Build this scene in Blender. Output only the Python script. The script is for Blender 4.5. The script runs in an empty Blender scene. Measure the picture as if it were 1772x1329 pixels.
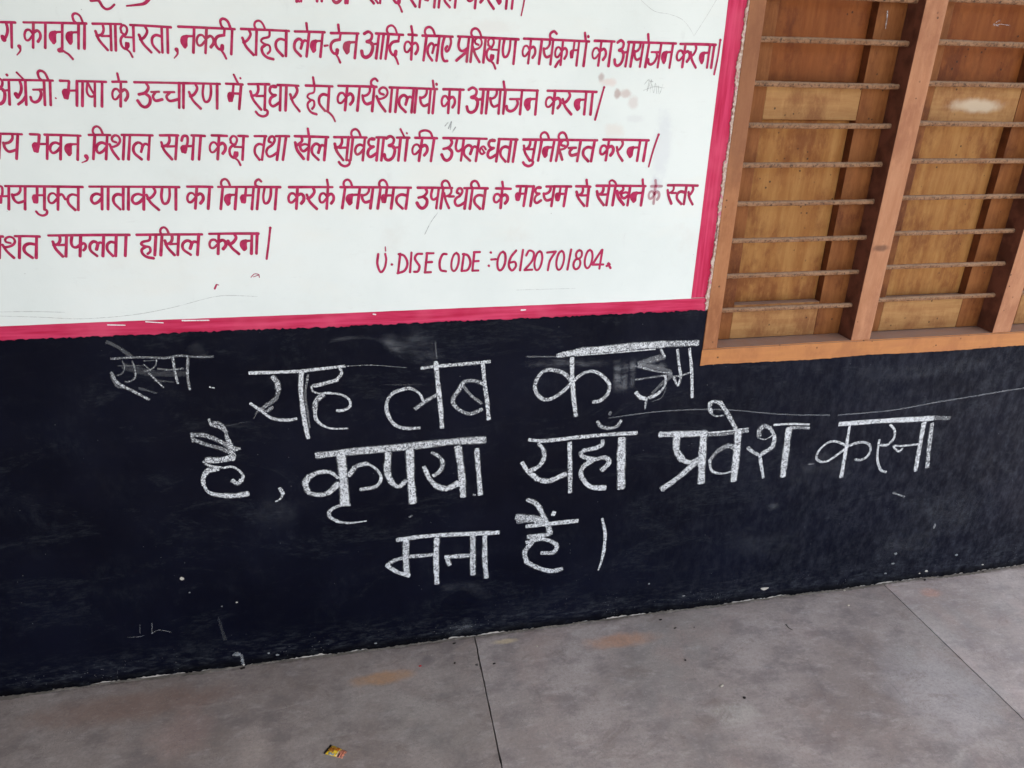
import bpy, bmesh, math, random
from mathutils import Vector, Matrix
random.seed(7)
scene = bpy.context.scene
COL = scene.collection
R = math.radians

# ------------------------------------------------------------------ camera
cam_d = bpy.data.cameras.new('camera'); cam = bpy.data.objects.new('camera', cam_d); COL.objects.link(cam)
cam_d.sensor_width = 36.0; cam_d.lens = 24.891; cam_d.clip_start = 0.05; cam_d.clip_end = 600
# rows of the solved rotation: image right, image down, view direction in (right, down, into wall)
rx = (0.98016421, -0.02019534, -0.19715543); ry = (-0.05981718, 0.91825604, -0.39144317); rz = (0.18894449, 0.39547187, 0.89883368)
def w_(v): return Vector((v[0], v[2], -v[1]))
cx, cy, cz = w_(rx), w_(ry), w_(rz)
m3 = Matrix((cx, -cy, -cz)).transposed()
cam.matrix_world = Matrix.Translation((0, -1.7, 1.5963)) @ m3.to_4x4()
scene.camera = cam

# ------------------------------------------------------------------ world, sun, exposure
SUN_EL, SUN_AZ = 57.0, 14.0      # azimuth measured from straight behind the viewer towards the right
world = bpy.data.worlds.new('World'); scene.world = world; world.use_nodes = True
wn = world.node_tree; bg = wn.nodes['Background']
sky = wn.nodes.new('ShaderNodeTexSky'); sky.sky_type = 'NISHITA'; sky.sun_disc = False
sky.sun_elevation = R(SUN_EL); sky.sun_rotation = R(180 - SUN_AZ); sky.dust_density = 3.0; sky.air_density = 1.0
wn.links.new(sky.outputs[0], bg.inputs[0]); bg.inputs[1].default_value = 0.12
sun_d = bpy.data.lights.new('sun', 'SUN'); sun_d.energy = 4.5; sun_d.angle = R(0.53); sun_d.color = (1.0, 0.965, 0.92)
sun = bpy.data.objects.new('sun', sun_d); COL.objects.link(sun)
sd = Vector((math.sin(R(SUN_AZ)) * math.cos(R(SUN_EL)), -math.cos(R(SUN_AZ)) * math.cos(R(SUN_EL)), math.sin(R(SUN_EL))))
sun.rotation_euler = sd.to_track_quat('Z', 'Y').to_euler()
sun.location = (3, -6, 6)
vs = scene.view_settings
scene.display_settings.display_device = 'sRGB'
vs.view_transform = 'Standard'; vs.look = 'None'; vs.exposure = 1.47; vs.gamma = 1.0; vs.use_curve_mapping = False
scene.cycles.max_bounces = 8; scene.cycles.transparent_max_bounces = 24

# ------------------------------------------------------------------ helpers
def tag(o, label=None, cat=None, group=None, kind=None):
    if label: o['label'] = label
    if cat: o['category'] = cat
    if group: o['group'] = group
    if kind: o['kind'] = kind
    return o
def empty(name, loc, *a, **k):
    o = bpy.data.objects.new(name, None); COL.objects.link(o); o.location = loc; o.empty_display_size = .1
    return tag(o, *a, **k)
def link(name, me, mat, parent=None):
    o = bpy.data.objects.new(name, me); COL.objects.link(o)
    if mat and not me.materials: me.materials.append(mat)
    if parent:
        o.parent = parent; o.matrix_parent_inverse = Matrix.Translation(-world_loc(parent))
    return o
def world_loc(o):
    v = Vector(o.location)
    p = o.parent
    while p: v = v + Vector(p.location) + Vector(o.matrix_parent_inverse.translation); o = p; p = p.parent
    return v
def obj(name, verts, faces, mat, parent=None, uvs=None, cols=None, smooth=False):
    me = bpy.data.meshes.new(name); me.from_pydata(verts, [], faces)
    if uvs:
        ul = me.uv_layers.new(name='UVMap')
        for l in me.loops: ul.data[l.index].uv = uvs[l.vertex_index]
    if cols:
        ca = me.color_attributes.new('dens', 'FLOAT_COLOR', 'POINT')
        for i, c in enumerate(cols): ca.data[i].color = (c, c, c, 1)
    if smooth:
        for p in me.polygons: p.use_smooth = True
    me.update()
    return link(name, me, mat, parent)
def bm_obj(name, bm, mat, parent=None, smooth=False):
    me = bpy.data.meshes.new(name); bm.normal_update(); bm.to_mesh(me); bm.free()
    if smooth:
        for p in me.polygons: p.use_smooth = True
    return link(name, me, mat, parent)
def box_bm(x0, x1, y0, y1, z0, z1, bev=0.0, seg=2, wob=0.0, cut=0):
    bm = bmesh.new()
    bmesh.ops.create_cube(bm, size=1.0)
    for v in bm.verts:
        v.co = Vector(((x0 + x1) / 2 + v.co.x * (x1 - x0), (y0 + y1) / 2 + v.co.y * (y1 - y0), (z0 + z1) / 2 + v.co.z * (z1 - z0)))
    if cut:
        L = [x1 - x0, y1 - y0, z1 - z0]; a = L.index(max(L))
        es = [e for e in bm.edges if abs((e.verts[0].co - e.verts[1].co)[a]) > 1e-6]
        bmesh.ops.subdivide_edges(bm, edges=es, cuts=cut)
    if wob:
        for v in bm.verts:
            v.co += Vector((random.uniform(-1, 1), random.uniform(-.4, .4), random.uniform(-1, 1))) * wob
    if bev:
        es = [e for e in bm.edges if e.is_manifold and e.calc_face_angle(0) > 0.6]
        bmesh.ops.bevel(bm, geom=es, offset=bev, segments=seg, affect='EDGES', profile=.6)
    return bm
def box(name, x0, x1, y0, y1, z0, z1, mat, parent=None, **k):
    return bm_obj(name, box_bm(x0, x1, y0, y1, z0, z1, **k), mat, parent)
def rnd_wave(amp, scale, seed):
    rg = random.Random(seed); ws = [(rg.uniform(.6, 1.6) * scale * (2 ** k), rg.uniform(0, 6.28), amp / (1.5 ** k)) for k in range(6)]
    return lambda x: sum(a * math.sin(f * x + p) for f, p, a in ws) * .5
def sheet(name, x0, x1, z0, z1, y, th, mat, parent, top=(0, 8, 1), bot=(0, 8, 2), step=.006, vertical=False, rough=0.0):
    """a thin coat of paint or plaster on the wall with uneven edges; vertical=True makes the long edges run up and down"""
    L0, L1 = (z0, z1) if vertical else (x0, x1)
    n = max(1, int((L1 - L0) / step)) if (top[0] or bot[0]) else 1
    ft, fb = rnd_wave(*top), rnd_wave(*bot); rg = random.Random(len(name) + int(top[2]))
    V = []; F = []
    for i in range(n + 1):
        t = L0 + (L1 - L0) * i / n
        hi = ft(t) + rg.uniform(-1, 1) * rough; lo = fb(t) + rg.uniform(-1, 1) * rough
        if vertical: a, b = (x0 + lo, t), (x1 + hi, t)
        else: a, b = (t, z0 + lo), (t, z1 + hi)
        V += [(a[0], y, a[1]), (b[0], y, b[1]), (a[0], y + th, a[1]), (b[0], y + th, b[1])]
    for i in range(n):
        k = 4 * i; m = k + 4
        q = [(k, m, m + 1, k + 1), (k + 1, m + 1, m + 3, k + 3), (k + 2, m + 2, m, k)]
        if vertical: q = [tuple(reversed(f)) for f in q]
        F += q
    F += [(0, 1, 3, 2), (4 * n, 4 * n + 2, 4 * n + 3, 4 * n + 1)]
    return obj(name, V, F, mat, parent)

# ------------------------------------------------------------------ node materials
class NT:
    def __init__(s, name, rough=.7, spec=.5):
        s.m = bpy.data.materials.new(name); s.m.use_nodes = True; s.t = s.m.node_tree
        s.b = s.t.nodes['Principled BSDF']; s.out = s.t.nodes['Material Output']
        s.b.inputs['Roughness'].default_value = rough; s.b.inputs['Specular IOR Level'].default_value = spec
        s.co = s.t.nodes.new('ShaderNodeTexCoord'); s.geo = s.t.nodes.new('ShaderNodeNewGeometry')
        s.P = s.geo.outputs['Position']
    def lk(s, a, b): s.t.links.new(a, b)
    def sc(s, v, scale=(1, 1, 1), loc=(0, 0, 0), rot=(0, 0, 0)):
        n = s.t.nodes.new('ShaderNodeMapping'); n.inputs['Scale'].default_value = scale; n.inputs['Location'].default_value = loc; n.inputs['Rotation'].default_value = rot
        s.lk(v, n.inputs[0]); return n.outputs[0]
    def noise(s, scale, detail=4, rough=.55, vec=None, dist=0.0):
        n = s.t.nodes.new('ShaderNodeTexNoise'); n.inputs['Scale'].default_value = scale; n.inputs['Detail'].default_value = detail
        n.inputs['Roughness'].default_value = rough; n.inputs['Distortion'].default_value = dist
        s.lk(vec or s.P, n.inputs['Vector']); return n.outputs[0]
    def vor(s, scale, feat='F1', vec=None, rnd=1.0):
        n = s.t.nodes.new('ShaderNodeTexVoronoi'); n.feature = feat; n.inputs['Scale'].default_value = scale; n.inputs['Randomness'].default_value = rnd
        s.lk(vec or s.P, n.inputs['Vector']); return n.outputs['Distance']
    def ramp(s, f, a, b, lo=0.0, hi=1.0, smooth=True):
        n = s.t.nodes.new('ShaderNodeMapRange'); n.interpolation_type = 'SMOOTHSTEP' if smooth else 'LINEAR'
        for i, v in enumerate((a, b, lo, hi)): n.inputs[i + 1].default_value = v
        s.lk(f, n.inputs[0]); return n.outputs[0]
    def math(s, op, a, b=None, c=None):
        n = s.t.nodes.new('ShaderNodeMath'); n.operation = op
        for i, v in enumerate((a, b, c)):
            if v is None: continue
            if isinstance(v, (int, float)): n.inputs[i].default_value = v
            else: s.lk(v, n.inputs[i])
        return n.outputs[0]
    def mix(s, f, a, b):
        n = s.t.nodes.new('ShaderNodeMix'); n.data_type = 'RGBA'
        if isinstance(f, (int, float)): n.inputs[0].default_value = f
        else: s.lk(f, n.inputs[0])
        for i, v in ((6, a), (7, b)):
            if isinstance(v, tuple): n.inputs[i].default_value = (*v, 1)
            else: s.lk(v, n.inputs[i])
        return n.outputs[2]
    def base(s, c):
        if isinstance(c, tuple): s.b.inputs['Base Color'].default_value = (*c, 1)
        else: s.lk(c, s.b.inputs['Base Color'])
    def bump(s, h, dist=.001, strength=.6):
        n = s.t.nodes.new('ShaderNodeBump'); n.inputs['Distance'].default_value = dist; n.inputs['Strength'].default_value = strength
        s.lk(h, n.inputs['Height']); s.lk(n.outputs[0], s.b.inputs['Normal'])
    def roughness(s, f): s.lk(f, s.b.inputs['Roughness'])
    def spot(s, x, z, rx_, rz_, ns=14, amt=.6, ycoord=None, rot=0.0):
        """soft uneven patch centred on a place of the surface; returns 0..1"""
        if ycoord is None: v = s.sc(s.P, (1 / rx_, 0, 1 / rz_), (-x / rx_, 0, -z / rz_))
        else: v = s.sc(s.P, (1 / rx_, 1 / rz_, 0), (-x / rx_, -z / rz_, 0))
        n = s.t.nodes.new('ShaderNodeVectorMath'); n.operation = 'LENGTH'; s.lk(v, n.inputs[0])
        d = s.math('ADD', n.outputs['Value'], s.math('MULTIPLY', s.math('SUBTRACT', s.noise(ns, 5, .6), .5), 2 * amt))
        return s.ramp(d, 1.05, .35)
    def alpha(s, a):
        s.lk(a, s.b.inputs['Alpha'])

def mat_white():
    n = NT('white_wall_paint', .62, .35)
    c = n.mix(n.ramp(n.noise(2.2, 6, .6), .35, .7), (.745, .805, .770), (.68, .745, .712))
    c = n.mix(n.math('MULTIPLY', n.ramp(n.noise(7, 6, .65), .55, .78), .35), c, (.62, .62, .57))
    c = n.mix(n.math('MULTIPLY', n.ramp(n.noise(26, 5, .7, n.sc(n.P, (1, 1, .35))), .60, .80), .28), c, (.52, .54, .53))
    # brown and grey smudges, the shapes seen on this wall
    for x, z, a, b, col, k in ((.552, 1.605, .010, .010, (.40, .30, .28), .7), (.570, 1.594, .022, .012, (.66, .50, .44), .5), (.593, 1.569, .010, .014, (.38, .27, .24), .75), (.613, 1.570, .020, .012, (.50, .37, .33), .6),
                              (.633, 1.551, .016, .018, (.56, .46, .42), .45), (.716, 1.45, .030, .11, (.56, .59, .63), .38), (.708, 1.362, .018, .030, (.50, .55, .60), .45), (.640, 1.516, .030, .012, (.60, .62, .62), .35),
                              (.590, 1.49, .035, .02, (.68, .58, .50), .35), (-.02, 1.60, .10, .03, (.66, .62, .54), .15), (-.247, 1.36, .10, .03, (.66, .64, .5), .2), (.30, 1.70, .06, .02, (.62, .55, .5), .2)):
        c = n.mix(n.math('MULTIPLY', n.spot(x, z, a, b, 45), k), c, col)
    c = n.mix(n.math('MULTIPLY', n.ramp(n.noise(4.5, 5, .6, n.sc(n.P, (.5, 1, 1.4))), .5, .72), .35), c, (.76, .76, .68))
    c = n.mix(n.math('MULTIPLY', n.ramp(n.noise(60, 6, .8, n.sc(n.P, (.25, 1, 1))), .58, .72), .16), c, (.50, .52, .50))
    # fine dark flecks
    f = n.math('MULTIPLY', n.ramp(n.vor(38), .055, .02), n.ramp(n.noise(5, 2), .56, .62))
    c = n.mix(n.math('MULTIPLY', f, .7), c, (.16, .15, .15))
    n.base(c)
    h = n.math('ADD', n.noise(9, 5, .5), n.math('MULTIPLY', n.noise(160, 4, .6), .12))
    n.bump(h, .0022, .5); return n.m
def mat_black():
    n = NT('black_wall_paint', .5, .055)
    c = n.mix(n.ramp(n.noise(3, 5), .35, .7), (.0016, .0022, .0072), (.0036, .0046, .0120))
    dust = n.math('MULTIPLY', n.ramp(n.noise(5, 8, .68, n.sc(n.P, (1, 1, 1.6))), .46, .80), n.ramp(n.noise(70, 6, .75, n.sc(n.P, (1, 1, .5))), .36, .72))
    c = n.mix(n.math('MULTIPLY', dust, .06), c, (.22, .25, .28))
    st = n.math('MULTIPLY', n.ramp(n.noise(14, 8, .75, n.sc(n.P, (.5, 1, 5), rot=(0, .12, 0))), .60, .78), n.ramp(n.noise(4, 3), .45, .65))
    c = n.mix(n.math('MULTIPLY', st, .055), c, (.27, .31, .35))
    # paler to the right: sheen of the outdoor light put into the colour
    xz = n.t.nodes.new('ShaderNodeSeparateXYZ'); n.lk(n.P, xz.inputs[0])
    right_sheen = n.math('MULTIPLY', n.ramp(xz.outputs[0], .3, 2.2), n.ramp(n.noise(24, 8, .8, n.sc(n.P, (1.6, 1, .8))), .38, .75))
    c = n.mix(n.math('MULTIPLY', right_sheen, .15), c, (.19, .21, .26))
    foot = n.math('MULTIPLY', n.ramp(xz.outputs[2], .16, .0), n.ramp(n.noise(40, 7, .8, n.sc(n.P, (.6, 1, 2))), .45, .75))
    c = n.mix(n.math('MULTIPLY', foot, .22), c, (.22, .25, .27))
    # pale specks
    fl = n.math('MULTIPLY', n.ramp(n.vor(46), .06, .02), n.ramp(n.noise(6, 3), .53, .62))
    c = n.mix(n.math('MULTIPLY', fl, .45), c, (.45, .47, .48))
    fl2 = n.math('MULTIPLY', n.ramp(n.vor(120), .16, .08), n.math('MULTIPLY', n.ramp(xz.outputs[2], .13, .02), n.ramp(n.noise(12, 3), .52, .6)))
    c = n.mix(n.math('MULTIPLY', fl2, .5), c, (.5, .5, .5))
    # hand-wiped arcs of chalk dust and brush streaks
    wv = n.noise(3.2, 9, .78, n.sc(n.P, (1.0, 1, 2.2), rot=(0, .5, 0)), 1.2)
    wipe = n.math('MULTIPLY', n.ramp(wv, .52, .60), n.ramp(wv, .68, .60))
    c = n.mix(n.math('MULTIPLY', wipe, n.math('MULTIPLY', n.ramp(n.noise(90, 6, .8, n.sc(n.P, (.4, 1, 1.5))), .4, .7), .05)), c, (.26, .30, .32))
    grime_shade = n.math('MULTIPLY', n.ramp(xz.outputs[2], .045, .008), n.ramp(n.noise(25, 5, .7), .2, .5))  # contact shade at the wall foot, painted in along with grime
    c = n.mix(n.math('MULTIPLY', grime_shade, .8), c, (.0015, .0015, .0018))
    n.base(c)
    n.roughness(n.ramp(n.noise(11, 5, .7), .3, .7, .42, .62))
    h = n.math('ADD', n.noise(7, 6, .55), n.math('MULTIPLY', n.noise(220, 4, .7), .10))
    n.bump(h, .0035, .6); return n.m
def mat_border(vertical):
    n = NT('crimson_border_paint_' + ('upright' if vertical else 'level'), .5, .15)
    sv = n.sc(n.P, (60, 1, 3.5) if vertical else (3.5, 1, 60))
    s1 = n.noise(1.6, 6, .6, sv)
    c = n.mix(n.ramp(s1, .32, .68), (.43, .010, .055), (.60, .045, .125))
    c = n.mix(n.math('MULTIPLY', n.ramp(n.noise(6, 3), .45, .7), .6), c, (.64, .085, .16))
    c = n.mix(n.math('MULTIPLY', n.ramp(n.noise(60, 6, .8, sv), .68, .8), .2), c, (.75, .45, .5))
    n.base(c); n.bump(s1, .0005, .5); return n.m
def mat_paint():
    n = NT('crimson_lettering_paint', .5, .12)
    at = n.t.nodes.new('ShaderNodeAttribute'); at.attribute_name = 'dens'
    s1 = n.noise(75, 3, .6)
    c = n.mix(n.ramp(s1, .3, .7), (.33, .012, .062), (.48, .035, .115))
    c = n.mix(n.ramp(n.noise(22, 3), .5, .8), c, (.37, .06, .10))
    fade = n.ramp(n.noise(420, 5, .8), .30, .62)
    n.base(c)
    # thin coats let some wall through, worn strokes more
    a = n.math('MULTIPLY', n.ramp(n.noise(180, 5, .75), .18, .42, .72, 1.0), at.outputs['Fac'])
    n.alpha(a); return n.m
def mat_chalk(name, smudge=False, col=(.46, .49, .52)):
    n = NT(name, .95, .1)
    at = n.t.nodes.new('ShaderNodeAttribute'); at.attribute_name = 'dens'
    uv = n.t.nodes.new('ShaderNodeUVMap')
    sx = n.t.nodes.new('ShaderNodeSeparateXYZ'); n.lk(uv.outputs[0], sx.inputs[0])
    v = n.math('ABSOLUTE', sx.outputs[1])
    if smudge:
        n.base(col)
        soft = n.ramp(v, 1.0, .15)
        ends = n.math('MULTIPLY', n.ramp(sx.outputs[0], 0.0, .35), n.ramp(sx.outputs[0], 1.0, .65))
        g = n.math('MULTIPLY', n.ramp(n.noise(26, 8, .8, n.sc(n.P, (.5, 1, 1.3), rot=(0, .3, 0))), .36, .74), n.ramp(n.noise(170, 5, .8, n.sc(n.P, (.25, 1, 1))), .3, .65, .35, 1.0))
        n.alpha(n.math('MULTIPLY', n.math('MULTIPLY', soft, ends), n.math('MULTIPLY', g, n.math('MULTIPLY', at.outputs['Fac'], .85))))
    else:
        c = n.mix(n.noise(90, 3), (.56, .60, .62), (.74, .77, .79)); n.base(c)
        # grain of the rough wall: chalk catches only on the high spots
        g = n.math('ADD', n.math('MULTIPLY', n.noise(430, 3, .6, dist=.4), .62), n.math('MULTIPLY', n.noise(120, 4, .7), .38))
        e = n.ramp(n.math('ADD', v, n.math('MULTIPLY', n.math('SUBTRACT', n.noise(190, 5, .85), .5), 1.1)), 1.08, .62)                      # ragged rims
        th = n.math('SUBTRACT', .700, n.math('MULTIPLY', at.outputs['Fac'], .235))
        th = n.math('ADD', th, n.math('MULTIPLY', n.math('SUBTRACT', 1.0, e), .22))
        d = n.math('SUBTRACT', g, th)
        hard = n.ramp(d, -.026, .060)
        film = n.math('MULTIPLY', n.math('MULTIPLY', e, at.outputs['Fac']), .34)
        n.alpha(n.math('MINIMUM', 1.0, n.math('ADD', n.math('MULTIPLY', hard, .85), film)))
    return n.m
def mat_line():
    n = NT('faint_chalk_line', .95, .1); n.base((.50, .54, .57))
    at = n.t.nodes.new('ShaderNodeAttribute'); at.attribute_name = 'dens'
    uv = n.t.nodes.new('ShaderNodeUVMap'); sx = n.t.nodes.new('ShaderNodeSeparateXYZ'); n.lk(uv.outputs[0], sx.inputs[0])
    n.alpha(n.math('MULTIPLY', n.math('MULTIPLY', n.ramp(n.math('ABSOLUTE', sx.outputs[1]), 1.0, .1), n.ramp(n.noise(60, 6, .8), .3, .6, .35, 1.0)), n.math('MULTIPLY', at.outputs['Fac'], .75))); return n.m
def mat_pencil():
    n = NT('pencil_scratch', .8, .2); n.base((.25, .27, .28))
    at = n.t.nodes.new('ShaderNodeAttribute'); at.attribute_name = 'dens'
    n.alpha(n.math('MULTIPLY', at.outputs['Fac'], n.ramp(n.noise(90, 4, .7), .35, .6, .25, .9))); return n.m
def mat_scratch():
    n = NT('bare_scratch', .8, .2); n.base((.78, .74, .74))
    n.alpha(n.ramp(n.noise(300, 4, .7), .30, .45)); return n.m
def mat_plaster():
    n = NT('plaster', .9, .2)
    c = n.mix(n.noise(30, 5), (.45, .41, .36), (.58, .55, .50)); n.base(c); n.bump(n.noise(90, 5, .7), .003, .7); return n.m
def mat_flake():
    n = NT('flaked_plaster_edge', .85, .25)
    c = n.mix(n.ramp(n.noise(120, 4, .7), .35, .65), (.68, .58, .50), (.42, .27, .20))
    c = n.mix(n.ramp(n.noise(60, 3), .58, .66), c, (.60, .20, .28))
    n.base(c); n.bump(n.noise(260, 5, .7), .004, .9); return n.m
def mat_floor():
    n = NT('concrete_floor', .6, .4)
    c = n.mix(n.ramp(n.noise(2.6, 7, .6), .34, .68), (.152, .130, .117), (.230, .207, .192))
    c = n.mix(n.math('MULTIPLY', n.ramp(n.noise(8, 8, .72, n.sc(n.P, (1, 1.5, 1))), .44, .64), .75), c, (.118, .104, .101))
    c = n.mix(n.math('MULTIPLY', n.ramp(n.noise(13, 8, .7, n.sc(n.P, (1, 2.2, 1), rot=(0, 0, .5))), .50, .72), .42), c, (.32, .30, .285))
    c = n.mix(n.math('MULTIPLY', n.ramp(n.noise(1.7, 4), .5, .75), .30), c, (.20, .215, .20))
    c = n.mix(n.math('MULTIPLY', n.ramp(n.noise(3.3, 5, .6), .52, .72), .28), c, (.24, .165, .14))
    for x, y, a, b, col, k in ((-.03, -.12, .11, .030, (.30, .17, .080), .7), (.70, -.10, .15, .038, (.29, .16, .095), .65), (1.83, -.075, .05, .03, (.25, .13, .09), .45),
                              (-.70, -.10, .35, .07, (.165, .105, .080), .55), (.10, -.075, .03, .03, (.09, .08, .085), .6), (-.36, -.30, .05, .10, (.33, .29, .26), .35),
                              (.92, -.42, .09, .05, (.30, .29, .26), .5), (1.55, -.45, .20, .22, (.30, .30, .30), .4), (.35, -.04, .05, .014, (.40, .33, .20), .6), (-.55, -.22, .10, .10, (.24, .17, .15), .4)):
        c = n.mix(n.math('MULTIPLY', n.spot(x, y, a, b, 16, .5, ycoord=1), k), c, col)
    c = n.mix(n.math('MULTIPLY', n.ramp(n.noise(110, 9, .9), .44, .64), .50), c, (.10, .094, .092))
    c = n.mix(n.math('MULTIPLY', n.ramp(n.noise(55, 8, .8, n.sc(n.P, (1, 1.6, 1), (3, 1, 0))), .50, .72), .30), c, (.33, .31, .295))
    fl = n.math('MULTIPLY', n.ramp(n.vor(30), .05, .018), n.ramp(n.noise(4, 3), .50, .58))
    c = n.mix(n.math('MULTIPLY', fl, .8), c, (.05, .045, .04))
    fl = n.math('MULTIPLY', n.ramp(n.vor(37), .05, .02), n.ramp(n.noise(5.5, 3), .54, .60))
    c = n.mix(n.math('MULTIPLY', fl, .7), c, (.52, .50, .45))
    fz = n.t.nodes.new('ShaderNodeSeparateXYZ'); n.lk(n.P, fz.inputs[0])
    foot = n.math('MULTIPLY', n.ramp(fz.outputs[1], -.035, -.004), n.ramp(n.noise(16, 6, .75, n.sc(n.P, (.6, 3, 1))), .42, .66))  # grime and contact shade by the wall, painted into the floor colour
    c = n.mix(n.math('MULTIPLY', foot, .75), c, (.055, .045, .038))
    tro = n.ramp(n.noise(5, 9, .8, n.sc(n.P, (1, 4, 1), rot=(0, 0, -.5)), 1.5), .60, .64)
    c = n.mix(n.math('MULTIPLY', tro, .22), c, (.28, .265, .25))
    gr = n.ramp(n.vor(210), .30, .12); gr = n.math('MULTIPLY', gr, n.ramp(n.noise(11, 4, .6), .47, .62))
    c = n.mix(n.math('MULTIPLY', gr, .5), c, (.065, .055, .048))
    gr2 = n.ramp(n.vor(260, vec=n.sc(n.P, (1, 1, 1), (4, 2, 0))), .24, .10); gr2 = n.math('MULTIPLY', gr2, n.ramp(n.noise(14, 4, .6), .52, .64))
    c = n.mix(n.math('MULTIPLY', gr2, .5), c, (.36, .34, .30))
    pt = n.ramp(n.noise(6.5, 9, .82, n.sc(n.P, (1, 1.4, 1), (7, 3, 0)), .8), .56, .63)
    c = n.mix(n.math('MULTIPLY', pt, .38), c, (.105, .085, .074))
    ed = n.ramp(fz.outputs[1], -.016, -.004)  # narrower band of painted contact shade right at the wall
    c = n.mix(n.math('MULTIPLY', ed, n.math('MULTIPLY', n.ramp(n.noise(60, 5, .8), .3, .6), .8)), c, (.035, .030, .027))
    hs = n.t.nodes.new('ShaderNodeHueSaturation'); hs.inputs['Saturation'].default_value = 1.0; hs.inputs['Value'].default_value = 1.72; n.lk(c, hs.inputs['Color']); c = n.mix(1.0, (0, 0, 0), hs.outputs[0])
    oi = n.t.nodes.new('ShaderNodeObjectInfo'); mu = n.t.nodes.new('ShaderNodeMix'); mu.data_type = 'RGBA'; mu.blend_type = 'MULTIPLY'; mu.inputs[0].default_value = 1.0
    n.lk(c, mu.inputs[6]); n.lk(oi.outputs['Color'], mu.inputs[7]); c = mu.outputs[2]      # slab tint carries the brightening of the light towards the right

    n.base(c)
    n.roughness(n.ramp(n.noise(9, 6, .7), .3, .7, .42, .72))
    h = n.math('ADD', n.noise(5, 6, .5), n.math('MULTIPLY', n.noise(110, 5, .65), .10))
    n.bump(h, .006, .5); return n.m
def _warp(s, scale, amt):
    n = s.t.nodes.new('ShaderNodeTexNoise'); n.inputs['Scale'].default_value = scale; n.inputs['Detail'].default_value = 4; s.lk(s.P, n.inputs['Vector'])
    a = s.t.nodes.new('ShaderNodeVectorMath'); a.operation = 'SCALE'; a.inputs[3].default_value = amt; s.lk(n.outputs['Color'], a.inputs[0])
    b = s.t.nodes.new('ShaderNodeVectorMath'); b.operation = 'ADD'; s.lk(s.P, b.inputs[0]); s.lk(a.outputs[0], b.inputs[1]); return b.outputs[0]
NT.warp = _warp
def mat_wood(name, a, b, dark, grain=(2, 6, .9), dust=.55, bumpd=.0012, patch=None, rough=.55, flank_shade=None):
    n = NT(name, rough, .16)
    g = n.noise(9, 7, .65, n.sc(n.P, grain))
    c = n.mix(n.ramp(g, .32, .68), a, b)
    c = n.mix(n.math('MULTIPLY', n.ramp(n.noise(9, 6, .7, n.sc(n.P, (1, 1, .6))), .44, .66), .8), c, dark)
    c = n.mix(n.math('MULTIPLY', n.ramp(n.noise(38, 6, .75, n.sc(n.P, (1.5, 1, .5))), .48, .7), .35), c, tuple(v * 1.25 for v in b))
    c = n.mix(n.math('MULTIPLY', n.ramp(n.noise(55, 6, .8), .60, .76), .28), c, (.035, .02, .014))
    fl = n.math('MULTIPLY', n.ramp(n.math('ADD', n.vor(42), n.math('MULTIPLY', n.noise(200, 4, .8), .14)), .22, .15), n.ramp(n.noise(8, 3), .50, .58))
    c = n.mix(n.math('MULTIPLY', fl, .8), c, (.03, .018, .012))
    kn = n.ramp(n.noise(130, 6, .85, n.sc(n.P, (1, 1, .3) if grain[2] < 2 else (.3, 1, 1))), .63, .72)
    c = n.mix(n.math('MULTIPLY', kn, .45), c, tuple(v * .35 for v in dark))
    if patch:
        for x, z, rx_, rz_, col, k in patch: c = n.mix(n.math('MULTIPLY', n.spot(x, z, rx_, rz_, 40, .35), k), c, col)
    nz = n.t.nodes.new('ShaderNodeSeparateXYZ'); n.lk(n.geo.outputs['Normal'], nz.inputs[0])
    if flank_shade:      # flanks darkened: their shade is put into the colour
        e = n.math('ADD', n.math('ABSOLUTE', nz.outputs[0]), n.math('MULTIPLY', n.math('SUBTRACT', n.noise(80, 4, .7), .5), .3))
        c = n.mix(n.ramp(e, .75, .95), c, n.mix(n.ramp(n.noise(20, 4), .4, .65), flank_shade, tuple(v * .6 for v in flank_shade)))
    d = n.math('MULTIPLY', n.ramp(nz.outputs[2], .55, .95), n.ramp(n.noise(30, 5, .7), .2, .6, .6, 1.0))
    c = n.mix(n.math('MULTIPLY', d, dust), c, (.36, .26, .215))
    n.base(c); n.bump(n.math('ADD', g, n.math('MULTIPLY', n.noise(140, 4, .7), .3)), bumpd, .55); return n.m
def mat_rust():
    n = NT('rusty_bar_paint', .8, .3)
    c = n.mix(n.ramp(n.noise(35, 5, .7), .35, .65), (.34, .19, .105), (.24, .115, .055))
    c = n.mix(n.ramp(n.noise(140, 5, .8), .50, .62), c, (.06, .035, .025))
    nz = n.t.nodes.new('ShaderNodeSeparateXYZ'); n.lk(n.geo.outputs['Normal'], nz.inputs[0])
    c = n.mix(n.math('MULTIPLY', n.ramp(nz.outputs[2], .0, .7), .5), c, (.42, .29, .19))  # top of each bar paler: its lit face put into the colour
    n.base(c); n.bump(n.noise(300, 5, .8), .003, .9); return n.m
def mat_plain(name, col, rough=.7, metal=0.0, ns=120, var=.25):
    n = NT(name, rough, .4); d = tuple(v * (1 - var) for v in col)
    n.base(n.mix(n.noise(ns, 4), col, d)); n.b.inputs['Metallic'].default_value = metal; n.bump(n.noise(ns * 2, 4), .001, .4); return n.m
def mat_earth():
    n = NT('bare_earth', .95, .1); c = n.mix(n.noise(.4, 6), (.30, .285, .265), (.38, .365, .345)); n.base(c); n.bump(n.noise(6, 6), .02, .6); return n.m

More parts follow.
